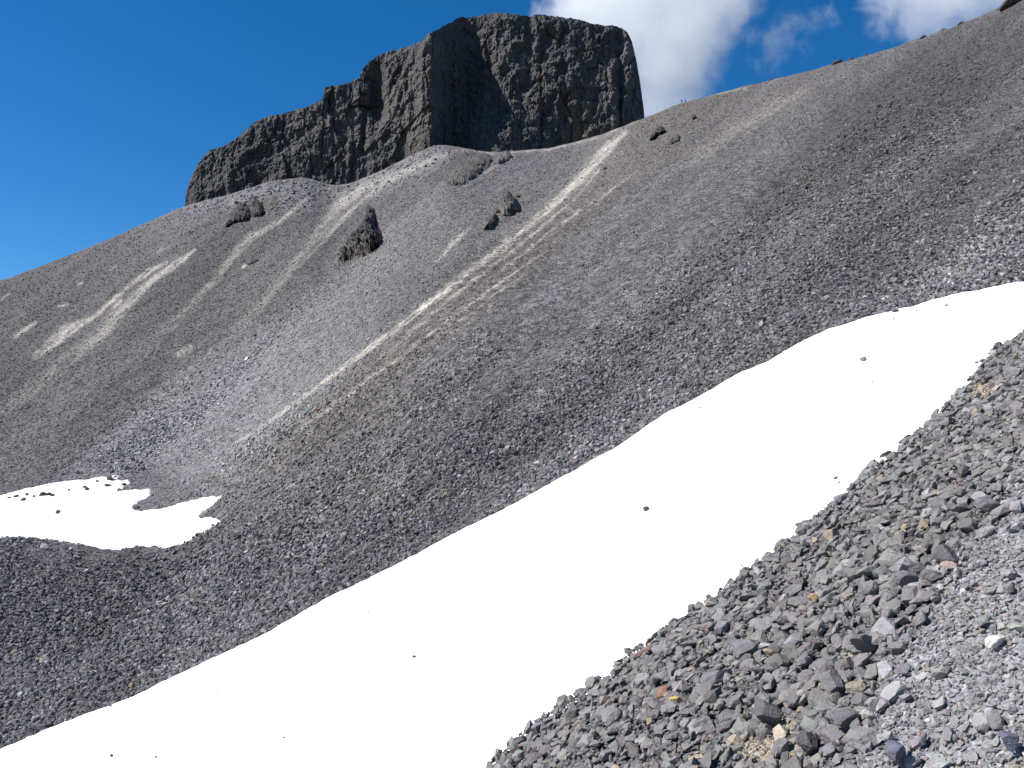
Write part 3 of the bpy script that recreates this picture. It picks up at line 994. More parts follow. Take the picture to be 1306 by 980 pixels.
# ------------------------------------------------------------------ outcrops standing out of the scree
def outcrop(name, label, poly, thick, col, col2=None, lean=0.0, rough=0.13, group=None, cat='outcrop', sink=0.5, seed=0, d=None, nphi=96, nring=18, foot=None, parent=None):
    """a solid lump of rock: outline in photo pixels, set at the slope's own distance, with real thickness"""
    p = np.array(poly, float)
    lo = p[np.argmax(p[:, 1])] if foot is None else np.array(foot, float)
    if d is None:
        d = float(ground_at(lo[0], lo[1] - 1)[1][0])
    cen = p.mean(0)
    ang = np.arctan2(p[:, 1] - cen[1], p[:, 0] - cen[0])
    # densify the outline and sample it by angle
    q_ = np.concatenate([p[i] + (p[(i + 1) % len(p)] - p[i]) * np.linspace(0, 1, 24, endpoint=False)[:, None] for i in range(len(p))])
    a_ = np.arctan2(q_[:, 1] - cen[1], q_[:, 0] - cen[0]); r_ = np.hypot(q_[:, 0] - cen[0], q_[:, 1] - cen[1])
    o_ = np.argsort(a_); a_, r_ = a_[o_], r_[o_]
    phi = np.linspace(-math.pi, math.pi, nphi, endpoint=False)
    rad_ = np.interp(phi, np.concatenate([a_ - 2 * math.pi, a_, a_ + 2 * math.pi]), np.tile(r_, 3))
    px_m = d / F
    vs = []
    rings = np.concatenate([np.linspace(0.04, 1, nring), np.linspace(1, 0.04, nring)[1:]])
    side = np.concatenate([-np.ones(nring), np.ones(nring - 1)])
    for rho, sd_ in zip(rings, side):
        u = cen[0] + rho * rad_ * np.cos(phi); v = cen[1] + rho * rad_ * np.sin(phi)
        t = thick * math.sqrt(max(0, 1 - rho ** 2.2)) * sd_
        x, y, z = ray(u, v)
        P = np.stack([x, y, z], 1) * d
        out = np.array([math.sin(math.atan2(P[:, 0].mean(), P[:, 1].mean())), math.cos(math.atan2(P[:, 0].mean(), P[:, 1].mean())), 0])
        hgt = (lo[1] - v) * px_m
        P = P + out * (t * 1.0 + lean * hgt + sink * thick * 0.6)[:, None] if hasattr(t, '__len__') else P + out[None, :] * (t + sink * thick * 0.6 + lean * hgt)[:, None]
        vs.append(P)
    Vv = np.array(vs)
    size = rad_.mean() * px_m
    n3 = lambda k, o, s_: fbm(Vv[..., 0] * k / size, Vv[..., 1] * k / size, Vv[..., 2] * k / size * 0.7, octv=o, seed=300 + seed * 7 + s_)
    ctr = Vv.reshape(-1, 3).mean(0)
    dirn = Vv - ctr; dirn /= np.linalg.norm(dirn, axis=-1)[..., None] + 1e-6
    disp = size * rough * (1.6 * (n3(1.6, 3, 0)) + 0.8 * (np.round(2.5 * n3(2.4, 2, 1)) / 2.5) - 0.5 * np.abs(n3(4.0, 3, 2)))
    Vv = Vv + dirn * disp[..., None]
    base = np.broadcast_to(np.array(col, float), Vv.shape).copy()
    if col2 is not None:
        f = sstep(0.35, 0.95, (project(Vv[..., 0], Vv[..., 1], Vv[..., 2])[1] - p[:, 1].min()) / (np.ptp(p[:, 1]) + 1e-6) + 0.3 * n3(2, 2, 4))
        base += (np.array(col2) - base) * f[..., None]
    base *= (1 + 0.4 * n3(5, 3, 5))[..., None]
    org = np.array([ctr[0], ctr[1], Vv[..., 2].min()])
    nr = len(rings)
    idx = np.arange(nr * nphi).reshape(nr, nphi)
    nxt = np.roll(idx, -1, 1)
    f1 = np.stack([idx[:-1], nxt[:-1], nxt[1:], idx[1:]], -1).reshape(-1, 4)
    o = mesh_obj(name, Vv.reshape(-1, 3) - org, f1, MAT_ROCK, smooth=False, col=np.clip(base, 0.01, 0.6).reshape(-1, 3))
    # close the two poles
    bm = bmesh.new(); bm.from_mesh(o.data)
    bmesh.ops.holes_fill(bm, edges=[e for e in bm.edges if e.is_boundary], sides=0)
    bmesh.ops.recalc_face_normals(bm, faces=bm.faces)
    bm.to_mesh(o.data); bm.free()
    o.location = org
    if parent:
        o.parent = parent
        o.location = org - np.array(parent.location)
    else:
        tag(o, label, cat, group)
    return o


def rib(name, label, poly, lift, col, col2=None, rough=0.55, seed=0, cat='outcrop', step=0.55, sharp=2.2, peak=None, grain=1.0):
    """rock breaking out of the slope: outline in photo pixels, standing up to `lift` metres proud of the scree it grows from"""
    p = [tuple(map(float, a)) for a in poly]
    pa = np.array(p)
    gu, gv = np.meshgrid(np.arange(pa[:, 0].min() - 3, pa[:, 0].max() + 3, step), np.arange(pa[:, 1].min() - 3, pa[:, 1].max() + 3, step))
    shp = gu.shape
    gu, gv = gu.ravel(), gv.ravel()
    sd_ = poly_sd(gu, gv, p)
    mx = sd_.max()
    sd_ = sd_ + 0.22 * mx * fbm(gu / (mx * .7), gv / (mx * .7), octv=3, seed=400 + seed)
    t = np.clip(sd_ / mx, 0, 1)
    prof = (1 - (1 - t) ** sharp)
    if peak is not None:                       # higher towards a summit
        pr2 = ((gu - peak[0]) / peak[2]) ** 2 + ((gv - peak[1]) / peak[3]) ** 2
        prof = prof * (0.35 + 0.65 * np.exp(-pr2))
    _, d_, _, _ = ground_at(gu, gv)
    pxm = np.median(d_) / F
    lift = lift * 0.58
    L = lift * prof
    P, dd, N, _ = ground_at(gu, np.clip(gv + L / pxm * 0.8, None, gv + 40))
    w = np.clip(t * 3, 0, 1)
    k = 1.0 / max(lift, .6)
    n1 = fbm(P[:, 0] * k * 1.3, P[:, 1] * k * 1.3, gv / mx * 1.2, octv=4, seed=410 + seed, ridged=True)
    n2 = fbm(gu / 4.5, gv / 4.5, octv=4, seed=420 + seed, gain=.6)
    cv_, ce_ = cells(gu / 4.2 + 0.3 * n2, gv / 4.8, 460 + seed)
    cv2, ce2 = cells(gu / 1.9, gv / 2.3, 470 + seed)
    nz_ = w * lift * rough * (0.55 * cv_ + 0.16 * cv2 + 0.25 * n1 + grain * 0.35 * n2)
    L = np.where(sd_ < 0, -0.6, L)
    P = P + np.stack([0 * L, -0.35 * L, 0.94 * L], 1) + nz_[:, None] * np.array([-0.15, -0.75, 0.35])
    base = np.broadcast_to(np.array(col, float), P.shape).copy()
    if col2 is not None:
        f = sstep(0.45, 0.95, (gv - pa[:, 1].min()) / np.ptp(pa[:, 1]) + 0.35 * fbm(gu / 6, gv / 6, octv=3, seed=440 + seed))
        base += (np.array(col2) - base) * f[:, None]
    base *= (1 + 0.5 * n2 + 0.25 * cv2)[:, None]
    fc = grid_faces(*shp, flip=True)
    fc = fc[sd_[fc].max(1) > -0.8]
    us_ = np.unique(fc); rm = np.full(len(sd_), -1); rm[us_] = np.arange(len(us_))
    org = P[np.argmin(np.where(sd_ > 0, P[:, 2], 1e9))]
    o = mesh_obj(name, P[us_] - org, rm[fc], MAT_ROCK, smooth=False, col=np.clip(base, .012, .6)[us_])
    o.location = org
    return tag(o, label, cat)


BLK, BRN = (0.042, 0.039, 0.038), (0.13, 0.115, 0.10)
rib('rock_outcrop', 'tall black fin of rock with a pointed top rising from the pale scree', [(469, 264), (475, 267), (479, 276), (480, 290), (487, 298), (489, 306), (484, 314), (473, 323), (455, 329), (436, 337), (426, 336), (428, 322), (442, 304), (455, 288), (464, 274)],
    5.0, BLK, BRN, seed=1, peak=(470, 285, 18, 34), sharp=3)
rib('rock_outcrop', 'steep dark block, higher half of the twin outcrop below the butte', [(324, 250), (330, 254), (335, 262), (340, 271), (333, 277), (324, 278), (317, 271), (313, 262), (318, 255)], 3.0, (0.055, 0.051, 0.05), seed=3, sharp=3)
rib('rock_outcrop', 'jagged low dark block, lower half of the twin outcrop below the butte', [(306, 259), (313, 260), (318, 266), (322, 276), (312, 282), (300, 284), (288, 289), (284, 285), (292, 275), (299, 266)], 2.8, BLK, (0.10, 0.093, 0.088), seed=4, sharp=3)
rib('rubble_mound', 'low brownish rubble mound next to the twin dark outcrop', [(337, 250), (346, 246), (353, 249), (355, 260), (348, 268), (340, 270), (334, 260)], 0.9, (0.088, 0.081, 0.074), seed=5, cat='mound')
rib('rubble_mound', 'long rounded brown rubble mound at the foot of the butte', [(608, 198), (622, 197), (628, 204), (624, 214), (608, 226), (590, 234), (570, 238), (567, 233), (578, 220), (594, 206)], 1.3, (0.088, 0.080, 0.071), seed=6, cat='mound')
rib('rubble_mound', 'short wedge-shaped brown rubble mound under the butte beside a pale path', [(645, 191), (651, 195), (655, 200), (646, 206), (636, 211), (629, 209), (634, 200)], 1.2, (0.088, 0.082, 0.074), seed=7, cat='mound')
rib('rock_outcrop', 'crumbling dark outcrop with yellow-green moss beside the main dust chute', [(647, 243), (656, 250), (665, 261), (660, 270), (648, 275), (638, 274), (636, 262), (641, 251)], 1.8, (0.060, 0.056, 0.053), (0.11, 0.10, 0.085), seed=8, rough=.5)
rib('rock_outcrop', 'low dark crag downhill of the mossy outcrop', [(629, 271), (634, 275), (632, 284), (625, 292), (616, 294), (619, 281)], 1.1, (0.055, 0.052, 0.05), (0.12, 0.11, 0.09), seed=9, rough=.5)
rib('rock_outcrop', 'dark crag, upper end of the zigzag outcrop on the ridge', [(842, 160), (847, 163), (849, 168), (843, 172), (837, 171), (839, 167), (836, 165)], 1.6, (0.040, 0.037, 0.035), seed=10, step=.35, sharp=3)
rib('rock_outcrop', 'dark crag, lower end of the zigzag outcrop on the ridge', [(836, 167), (839, 171), (834, 178), (828, 179), (830, 173)], 1.3, (0.040, 0.037, 0.035), seed=11, step=.35, sharp=3)
rib('rock_outcrop', 'small rusty dark block below the hikers on the ridge', [(883, 146), (887, 147), (888, 151), (883, 153), (881, 150)], 0.8, (0.05, 0.035, 0.03), seed=12, step=.3)
rib('rock_outcrop', 'faint brown crag in the scree under the zigzag outcrop', [(862, 171), (868, 174), (866, 181), (858, 184), (848, 186), (853, 178)], 0.7, (0.075, 0.069, 0.065), seed=13, rough=.5, step=.4)
rib('rock_outcrop', 'little dark ledge above a pale dust spot on the left flank', [(318, 331), (327, 328), (331, 332), (322, 337), (313, 339)], 0.6, (0.06, 0.057, 0.053), seed=14, step=.4)
outcrop('skyline_rock', 'dark craggy rock crowning the highest point of the ridge', [(1276, 6), (1284, 0), (1296, -6), (1310, -12), (1316, 0), (1300, 8), (1284, 14), (1274, 13)], 1.8, (0.055, 0.05, 0.047), seed=15, rough=.16, foot=(1296, 6), d=132)
for k, (u, v, w, h_, lb) in enumerate(((1069, 80, 9, 5, 'brown rock hump on the ridge line, upslope of the hikers'), (1178, 47, 5, 3, 'dark flat stone on the ridge line, downhill of the crowning crag'),
                                      (1104, 71, 4, 3, 'small dark rock on the ridge line below the flat stone'), (982, 103, 4, 3, 'small dark rock on the ridge line just above the hikers'),
                                      (1226, 31, 5, 3, 'dark rock on the ridge line right under the crowning crag'), (1086, 76, 5, 3, 'dark stone next to the brown hump on the ridge line'),
                                      (1203, 40, 4, 2.5, 'low grey stone between two dark ridge line rocks'))):
    dd = float(np.interp(u, us, d_cr))
    vb = float(np.interp(u, us, v_cr))
    outcrop('skyline_rock', lb, [(u - w, vb + 2), (u - .6 * w, vb - h_ * .3), (u, vb - h_ * .6), (u + .6 * w, vb - h_ * .75), (u + w, vb + 1), (u, vb + 4)], w * dd / F * .7, (0.105, 0.093, 0.085), seed=20 + k, d=dd, sink=0, nphi=40, nring=8)

# moss clumps on the mossy outcrop
moss_m, mn, mbs = new_mat('moss')
mno = node(mn, 'ShaderNodeTexNoise', Scale=6.0, Detail=4.0)
mrp = mn.nodes.new('ShaderNodeValToRGB')
mrp.color_ramp.elements[0].color = (0.05, 0.055, 0.015, 1); mrp.color_ramp.elements[1].color = (0.17, 0.16, 0.04, 1)
mn.links.new(mno.outputs['Fac'], mrp.inputs[0]); mn.links.new(mrp.outputs[0], mbs.inputs['Base Color'])
for k, (u, v, w, lb) in enumerate(((661, 251, 3.2, 'yellow-green moss clump uphill of the crumbling outcrop'), (636, 271, 4.0, 'yellow-green moss clump between the crumbling outcrop and the low crag'))):
    Pg, Dg, Ng, _ = ground_at(u, v + 1)
    r_m = w * Dg[0] / F
    vs, fs = [], []
    for j in range(420):
        dv = Vector((random.gauss(0, 1), random.gauss(0, 1), abs(random.gauss(0, .7)))).normalized() * r_m * random.uniform(.55, 1.05)
        a_ = Vector((random.gauss(0, 1), random.gauss(0, 1), random.gauss(0, 1))).normalized() * r_m * .16
        b_2 = a_.orthogonal().normalized() * r_m * .10
        i_ = len(vs)
        vs += [dv - a_, dv + b_2, dv + a_, dv - b_2]
        fs.append((i_, i_ + 1, i_ + 2, i_ + 3))
    o = mesh_obj('moss_clump', [tuple(v_) for v_ in vs], fs, moss_m)
    o.location = Pg[0]
    tag(o, lb, 'moss')


# ------------------------------------------------------------------ single rocks one can point at
def bank_point(u, v):
    x, y, z = [float(a) for a in ray(u, v)]
    d = GC / (z - GX * x - GY * y)
    return Vector((x * d, y * d, z * d)), d


def lump(k, npts, cuts):
    """boulder shape: subdivided hull with chipped, uneven faces"""
    r = random.Random(900 + k)
    bm = bmesh.new()
    bmesh.ops.create_icosphere(bm, subdivisions=4, radius=0.5)
    pl = []
    for _ in range(cuts):
        nrm = Vector((r.gauss(0, 1), r.gauss(0, 1), r.gauss(0, 1))).normalized()
        pl.append((nrm, r.uniform(0.24, 0.44)))
    co = np.array([v.co[:] for v in bm.verts])
    for nrm, dd in pl:
        nv = np.array(nrm)
        s_ = co @ nv
        m_ = s_ > dd
        co[m_] -= (s_[m_] - dd)[:, None] * nv
    nz = fbm(co[:, 0] * 5 + k, co[:, 1] * 5, co[:, 2] * 5, octv=4, seed=900 + k)
    co *= (1 + 0.09 * nz)[:, None]
    for v, c_ in zip(bm.verts, co):
        v.co = c_
    ext = np.abs(co).max(0)
    me = bpy.data.meshes.new('rock')
    bmesh.ops.scale(bm, vec=tuple(0.5 / ext), verts=bm.verts)
    bm.to_mesh(me); bm.free()
    me.materials.append(MAT_PIECE)
    return me


GREY = (0.115, 0.110, 0.113); DGREY = (0.078, 0.074, 0.078)
BANK_ROCKS = [  # u, v, width, height px, turn in the picture (deg), colour, label
    (1215, 717, 33, 34, 10, DGREY, 'large rounded dark boulder at the edge of the fine pale grit'),
    (1195, 697, 24, 22, 60, (0.115, 0.10, 0.095), 'brown-grey pointed rock leaning uphill of the large rounded boulder'),
    (1196, 741, 30, 17, -5, (0.13, 0.122, 0.118), 'smooth grey rock directly below the large rounded boulder'),
    (1164, 745, 32, 24, -20, (0.105, 0.10, 0.105), 'dark slanted slab next to the smooth grey rock'),
    (1178, 730, 34, 16, -8, GREY, 'flat grey slab wedged above the smooth grey rock'),
    (848, 892, 32, 15, 38, (0.17, 0.095, 0.075), 'reddish brown flat slab among grey stones'),
    (867, 899, 18, 9, 0, (0.52, 0.36, 0.13), 'bright yellow stone beside the reddish slab'),
    (824, 838, 34, 15, 35, (0.14, 0.095, 0.08), 'rusty brown ragged rock jutting out at the snow edge'),
    (909, 806, 20, 14, 15, (0.17, 0.125, 0.115), 'dusky pink stone among dark stones near the snow edge'),
    (1278, 827, 26, 15, 10, (0.52, 0.50, 0.46), 'off-white stone lying in the pale grit'),
    (1066, 687, 20, 20, 20, (0.24, 0.185, 0.145), 'pinkish tan rough stone in the coarse stones'),
    (990, 917, 42, 30, -25, DGREY, 'big dark cracked rock above the tan grit patch'),
    (1090, 926, 42, 22, 8, (0.10, 0.095, 0.10), 'long dark flat rock beside a small yellow stone'),
    (1072, 880, 30, 34, -35, (0.115, 0.108, 0.112), 'upright slanted grey rock with dark shaded side'),
    (1037, 955, 32, 25, 0, (0.075, 0.07, 0.073), 'dark boulder sitting in the tan grit patch'),
    (1108, 826, 36, 23, -8, (0.115, 0.11, 0.108), 'broad flat-topped grey rock at the boundary of the fine grit'),
    (1095, 944, 12, 9, 0, (0.42, 0.33, 0.17), 'small yellow-tan stone beside the long dark flat rock'),
    (1155, 967, 30, 30, 40, (0.095, 0.098, 0.125), 'bluish dark angular rock in the fine grit'),
    (1298, 955, 24, 26, 30, (0.085, 0.09, 0.115), 'bluish dark block alone in the pale grit'),
    (1100, 886, 28, 17, 0, (0.24, 0.215, 0.17), 'pale beige stone between dark rocks'),
    (922, 868, 22, 10, 5, (0.18, 0.165, 0.16), 'thin light grey plate on dark stones'),
    (988, 838, 16, 13, 0, (0.29, 0.235, 0.16), 'cream stone with a yellow end in the coarse stones'),
    (1043, 768, 13, 12, 30, (0.33, 0.22, 0.13), 'small orange-tan stone in the middle of the coarse stones'),
    (1270, 652, 40, 20, -20, (0.105, 0.10, 0.105), 'wide dark slab on the coarse stones uphill of the boulder'),
    (920, 870, 44, 22, 20, (0.12, 0.115, 0.12), 'grey slab half buried under the thin light plate'),
    (960, 830, 40, 28, 15, (0.115, 0.11, 0.118), 'blocky grey rock between cream stone and snow'),
]
vdir = Vector((0, CP, SP)); vright = Vector((1, 0, 0)); vup = Vector((0, -SP, CP))
LUMPS = [lump(k, 20, 9 + k % 4) for k in range(14)]
for k, (u, v, w, h_, a_, col, lb) in enumerate(BANK_ROCKS):
    p, d = bank_point(u, v + h_ * .2)
    s_ = d / F
    ca, sa = math.cos(rad(a_)), math.sin(rad(a_))
    ax = (vright * ca + vup * sa); ay = (-vright * sa + vup * ca)
    M = Matrix((ax, ay, -vdir)).transposed()
    col = [min(0.62, a * (1.45 if max(col) < .2 else 1.1)) for a in col]
    o = put_stone('rock', LUMPS[k % len(LUMPS)], p + Vector(NB) * (0.22 * h_ * s_ + 0.035), M.to_euler(), (w * s_, h_ * s_, min(w, h_) * s_ * 1.1), col)
    tag(o, lb, 'rock', 'rocks that stand out on the stony bank')

# rocks lying on the long snow band
SNOW_ROCKS = [(825, 648, 10, 6, DGREY, 'dark angular stone lying alone halfway across the snow band', None),
              (1102, 457, 10, 7, (0.20, 0.19, 0.175), 'pale grey oval stone lying alone high on the snow band', None),
              (1066, 609, 6, 4, GREY, 'one of two small stones side by side on the snow near the bank', 'pair of stones on the snow'),
              (1070, 615, 5, 3, GREY, 'one of two small stones side by side on the snow near the bank', 'pair of stones on the snow'),
              (1143, 396, 12, 4, GREY, 'thin grey spur of rock melted into the upper snow edge', None)]
SNOW_ROCKS += [(u, v, w, h_, GREY, 'small dark stone lying on the lower half of the snow band', 'small stones strewn on the lower snow band')
               for u, v, w, h_ in ((528, 837, 6, 4), (362, 940, 5, 3), (142, 963, 5, 5), (199, 965, 4, 3), (278, 885, 3, 2), (141, 900, 5, 3), (470, 780, 2.5, 2))]
SNOW_ROCKS += [(u, v, w, h_, GREY, 'small stone rolled onto the snow along the edge of the stony bank', 'small stones along the bank edge')
               for u, v, w, h_ in ((1088, 619, 7, 3), (1085, 632, 10, 5), (1020, 668, 12, 4), (1004, 687, 5, 3), (904, 760, 8, 6), (946, 721, 4, 2), (1112, 600, 7, 3), (1246, 462, 6, 4))]
SNOW_ROCKS += [(u, v, w, h_, GREY, 'tiny stone on the snow close to its upper scree edge', 'tiny stones near the upper snow edge')
               for u, v, w, h_ in ((1207, 389, 6, 3), (1169, 396, 3, 2), (1140, 406, 3, 2), (1072, 482, 2, 2), (1113, 487, 3, 2), (892, 520, 3, 2), (1215, 412, 2, 2))]
for k, (u, v, w, h_, col, lb, grp) in enumerate(SNOW_ROCKS):
    p = snow_point(u, v + h_ * .5)
    s_ = p.y * CP + p.z * SP
    s_ /= F
    o = put_stone('snow_rock', LUMPS[(k * 5 + 3) % len(LUMPS)], p + Vector((0, 0, h_ * s_ * .32)), (0, 0.25 * math.sin(k * 2.1), 0.4 * math.sin(k * 1.7)), (w * s_, w * s_ * .8, h_ * s_ * 1.05), col)
    tag(o, lb, 'rock', grp)

# stones melting out of the small patch
PR = [(12, 636, 6, 3), (20, 634, 9, 4), (30, 639, 7, 5), (34, 632, 6, 5), (43, 634, 5, 4), (54, 631, 9, 6), (61, 631, 9, 5), (67, 633, 6, 4), (88, 626, 5, 3), (108, 622, 9, 3), (112, 625, 7, 4),
      (124, 615, 5, 3), (138, 620, 9, 4), (140, 611, 10, 7), (152, 624, 8, 5), (158, 618, 7, 4)]
for k, (u, v, w, h_) in enumerate(PR + [(74, 655, 6, 6), (174, 645, 10, 9)]):
    i_ = int(np.argmin((pu.ravel() - u) ** 2 + (pv.ravel() - v - h_ * .4) ** 2))
    p = Vector(PATCH_XYZ[i_])
    s_ = (p.y * CP + p.z * SP) / F
    o = put_stone('snow_rock', LUMPS[(k * 3 + 1) % len(LUMPS)], p + Vector((0, 0, h_ * s_ * .3)), (0, 0.2 * math.sin(k * 2.7), 0.6 * math.sin(k * 1.3)), (w * s_, w * s_ * .7, h_ * s_ * 1.1), DGREY if k != 17 else (0.16, 0.115, 0.10))
    if k < 16:
        tag(o, 'dark stone melting out of the upper edge of the small snow patch', 'rock', 'stones in the small snow patch')
    elif k == 16:
        tag(o, 'lone dark stone out on the open middle of the small snow patch', 'rock')
    else:
        tag(o, 'brown upright stone at the tip of the scree tongue cutting into the small patch', 'rock')

# pale and coloured stones on the mountain slope
for k, (u, v, w, h_, col, lb, grp) in enumerate(
        [(56, 842, 13, 9, (0.40, 0.37, 0.33), 'largest cream-coloured block in the dark stones above the snow band', None), (168, 768, 7, 5, (0.5, 0.5, 0.5), 'brightest white chip in the dark stones below the snow patch', None)]
        + [(u, v, w, h_, (0.42, 0.42, 0.41), 'pale stone in the dark stones between the snow patch and snow band', 'pale stones below the snow patch')
         for u, v, w, h_ in ((44, 918, 9, 9), (87, 837, 7, 4), (182, 747, 6, 5), (113, 811, 6, 4), (112, 729, 10, 6), (97, 711, 8, 5), (56, 698, 12, 7), (26, 886, 8, 7), (20, 921, 9, 7), (90, 701, 9, 5))]
        + [(406, 522, 8, 5, (0.36, 0.21, 0.12), 'flat orange stone at the edge of the brown dust band', None), (273, 609, 7, 6, (0.42, 0.25, 0.17), 'orange-pink stone uphill of the small snow patch', None),
           (998, 250, 4, 2, (0.40, 0.28, 0.24), 'pinkish speck of stone high on the open scree', 'pinkish stones high on the scree'), (1021, 249, 5, 2, (0.40, 0.28, 0.24), 'pinkish speck of stone high on the open scree', 'pinkish stones high on the scree'),
           (771, 215, 6, 4, (0.16, 0.15, 0.14), 'grey block beside the top of the main dust chute', None), (742, 227, 3, 2, (0.05, 0.045, 0.04), 'dark stone lying inside the main dust chute', None),
           (761, 485, 5, 2, (0.5, 0.48, 0.46), 'white sliver of stone on the lower open scree', None), (1270, 362, 7, 4, (0.38, 0.25, 0.18), 'salmon stone above the upper snow edge', None)]):
    Pg, Dg, Ng, _ = ground_at(u, v + h_ * .4)
    s_ = Dg[0] / F
    o = put_stone('slope_rock', LUMPS[(k * 3 + 2) % len(LUMPS)], Vector(Pg[0]) + Vector((0, 0, h_ * s_ * .42)), (0, 0.3 * math.sin(k), 0.5 * math.sin(k * 2.2)), (w * s_, w * s_ * .75, h_ * s_), col)
    tag(o, lb, 'rock', grp)


# ------------------------------------------------------------------ people on the ridge, marker post
def person(loc, yaw, jacket, label):
    j = {'pel': (0, 0, .95), 'chest': (0, .02, 1.28), 'neck': (0, .03, 1.47), 'head': (0, .0, 1.60), 'crown': (0, .0, 1.72),
         'hl': (-.10, 0, .90), 'kl': (-.13, -.10, .50), 'al': (-.13, .02, .09), 'tl': (-.14, -.16, .04), 'hr': (.10, 0, .90), 'kr': (.12, -.02, .49), 'ar': (.13, .14, .10), 'tr': (.14, -.03, .04),
         'sl': (-.19, .03, 1.40), 'el': (-.27, .06, 1.12), 'wl': (-.24, -.10, .90), 'fl': (-.23, -.16, .82), 'sr': (.19, .03, 1.40), 'er': (.28, .02, 1.12), 'wr': (.25, -.16, .95), 'fr': (.23, -.23, .90)}
    e = [('pel', 'chest'), ('chest', 'neck'), ('neck', 'head'), ('head', 'crown'), ('pel', 'hl'), ('hl', 'kl'), ('kl', 'al'), ('al', 'tl'), ('pel', 'hr'), ('hr', 'kr'), ('kr', 'ar'), ('ar', 'tr'),
         ('chest', 'sl'), ('sl', 'el'), ('el', 'wl'), ('wl', 'fl'), ('chest', 'sr'), ('sr', 'er'), ('er', 'wr'), ('wr', 'fr')]
    rds = {'pel': .15, 'chest': .17, 'neck': .065, 'head': .105, 'crown': .07, 'hl': .10, 'hr': .10, 'kl': .065, 'kr': .065, 'al': .05, 'ar': .05, 'tl': .045, 'tr': .045, 'sl': .075, 'sr': .075, 'el': .055, 'er': .055, 'wl': .04, 'wr': .04, 'fl': .045, 'fr': .045}
    names = list(j)
    me = bpy.data.meshes.new('person')
    me.from_pydata([j[k] for k in names], [(names.index(a), names.index(b)) for a, b in e], [])
    o = bpy.data.objects.new('person', me)
    C.objects.link(o)
    sk = o.modifiers.new('skin', 'SKIN')
    for i, k in enumerate(names):
        me.skin_vertices[0].data[i].radius = (rds[k], rds[k] * (.75 if k in ('chest', 'pel') else 1))
        me.skin_vertices[0].data[i].use_root = (i == 0)
    sb = o.modifiers.new('smooth', 'SUBSURF'); sb.levels = 1; sb.render_levels = 1
    m, n, b = new_mat('hiker_clothes')
    tc = n.nodes.new('ShaderNodeTexCoord'); sx = n.nodes.new('ShaderNodeSeparateXYZ'); rp = n.nodes.new('ShaderNodeValToRGB')
    n.links.new(tc.outputs['Object'], sx.inputs[0])
    n.links.new(math_node(n, 'MULTIPLY', sx.outputs['Z'], 0.5), rp.inputs[0])
    cr = rp.color_ramp; cr.interpolation = 'CONSTANT'
    cr.elements[0].position = 0; cr.elements[0].color = (0.03, 0.025, 0.02, 1)
    cr.elements[1].position = 0.06; cr.elements[1].color = (0.05, 0.06, 0.09, 1)
    for pz, cc in ((0.46, jacket), (0.745, (0.45, 0.27, 0.19, 1)), (0.83, jacket)):
        el = cr.elements.new(pz); el.color = cc
    n.links.new(rp.outputs[0], b.inputs['Base Color'])
    me.materials.append(m)
    o.location = loc; o.rotation_euler = (0, 0, yaw)
    tag(o, label, 'person', 'hikers on the ridge')
    return o


def ridge_point(u, back):
    th = math.atan2(*[float(a) for a in ray(u, 131)[:2]])
    c = int(np.argmin(np.abs(TH - th)))
    r = float(R[iK, c]) + back
    return Vector((r * math.sin(th), r * math.cos(th), float(np.interp(r, R[:, c], Z[:, c]))))


person(ridge_point(869.5, 0.6), 0.4, (0.02, 0.20, 0.50, 1), 'hiker in a blue jacket on the ridge, nearer the butte')
person(ridge_point(874.2, 0.9), 2.2, (0.02, 0.26, 0.62, 1), 'hiker in a bright blue jacket on the ridge, farther from the butte')

pm_, pn_, pb_ = new_mat('weathered_pale_wood')
pw = node(pn_, 'ShaderNodeTexNoise', Scale=14.0, Detail=3.0)
pr_ = pn_.nodes.new('ShaderNodeValToRGB')
pr_.color_ramp.elements[0].color = (0.42, 0.40, 0.38, 1); pr_.color_ramp.elements[1].color = (0.72, 0.70, 0.68, 1)
pn_.links.new(pw.outputs['Fac'], pr_.inputs[0]); pn_.links.new(pr_.outputs[0], pb_.inputs['Base Color'])
for u, hgt, lb in ((225, 1.5, 'tall thin pale marker post on the ridge by the butte foot'), (231.5, 0.8, 'short pale marker post right against the butte foot')):
    p = ridge_point(u, 0.3)
    bm = bmesh.new()
    bmesh.ops.create_cone(bm, cap_ends=True, segments=9, radius1=0.11, radius2=0.075, depth=hgt)
    bmesh.ops.subdivide_edges(bm, edges=[e for e in bm.edges if abs(e.verts[0].co.z - e.verts[1].co.z) > .1], cuts=4)
    for v in bm.verts:
        v.co.x += 0.03 * math.sin(v.co.z * 3); v.co.z += hgt / 2
    me = bpy.data.meshes.new('marker_post'); bm.to_mesh(me); bm.free(); me.materials.append(pm_)
    o = bpy.data.objects.new('marker_post', me); C.objects.link(o); o.location = p - Vector((0, 0, 0.1))
    tag(o, lb, 'post')

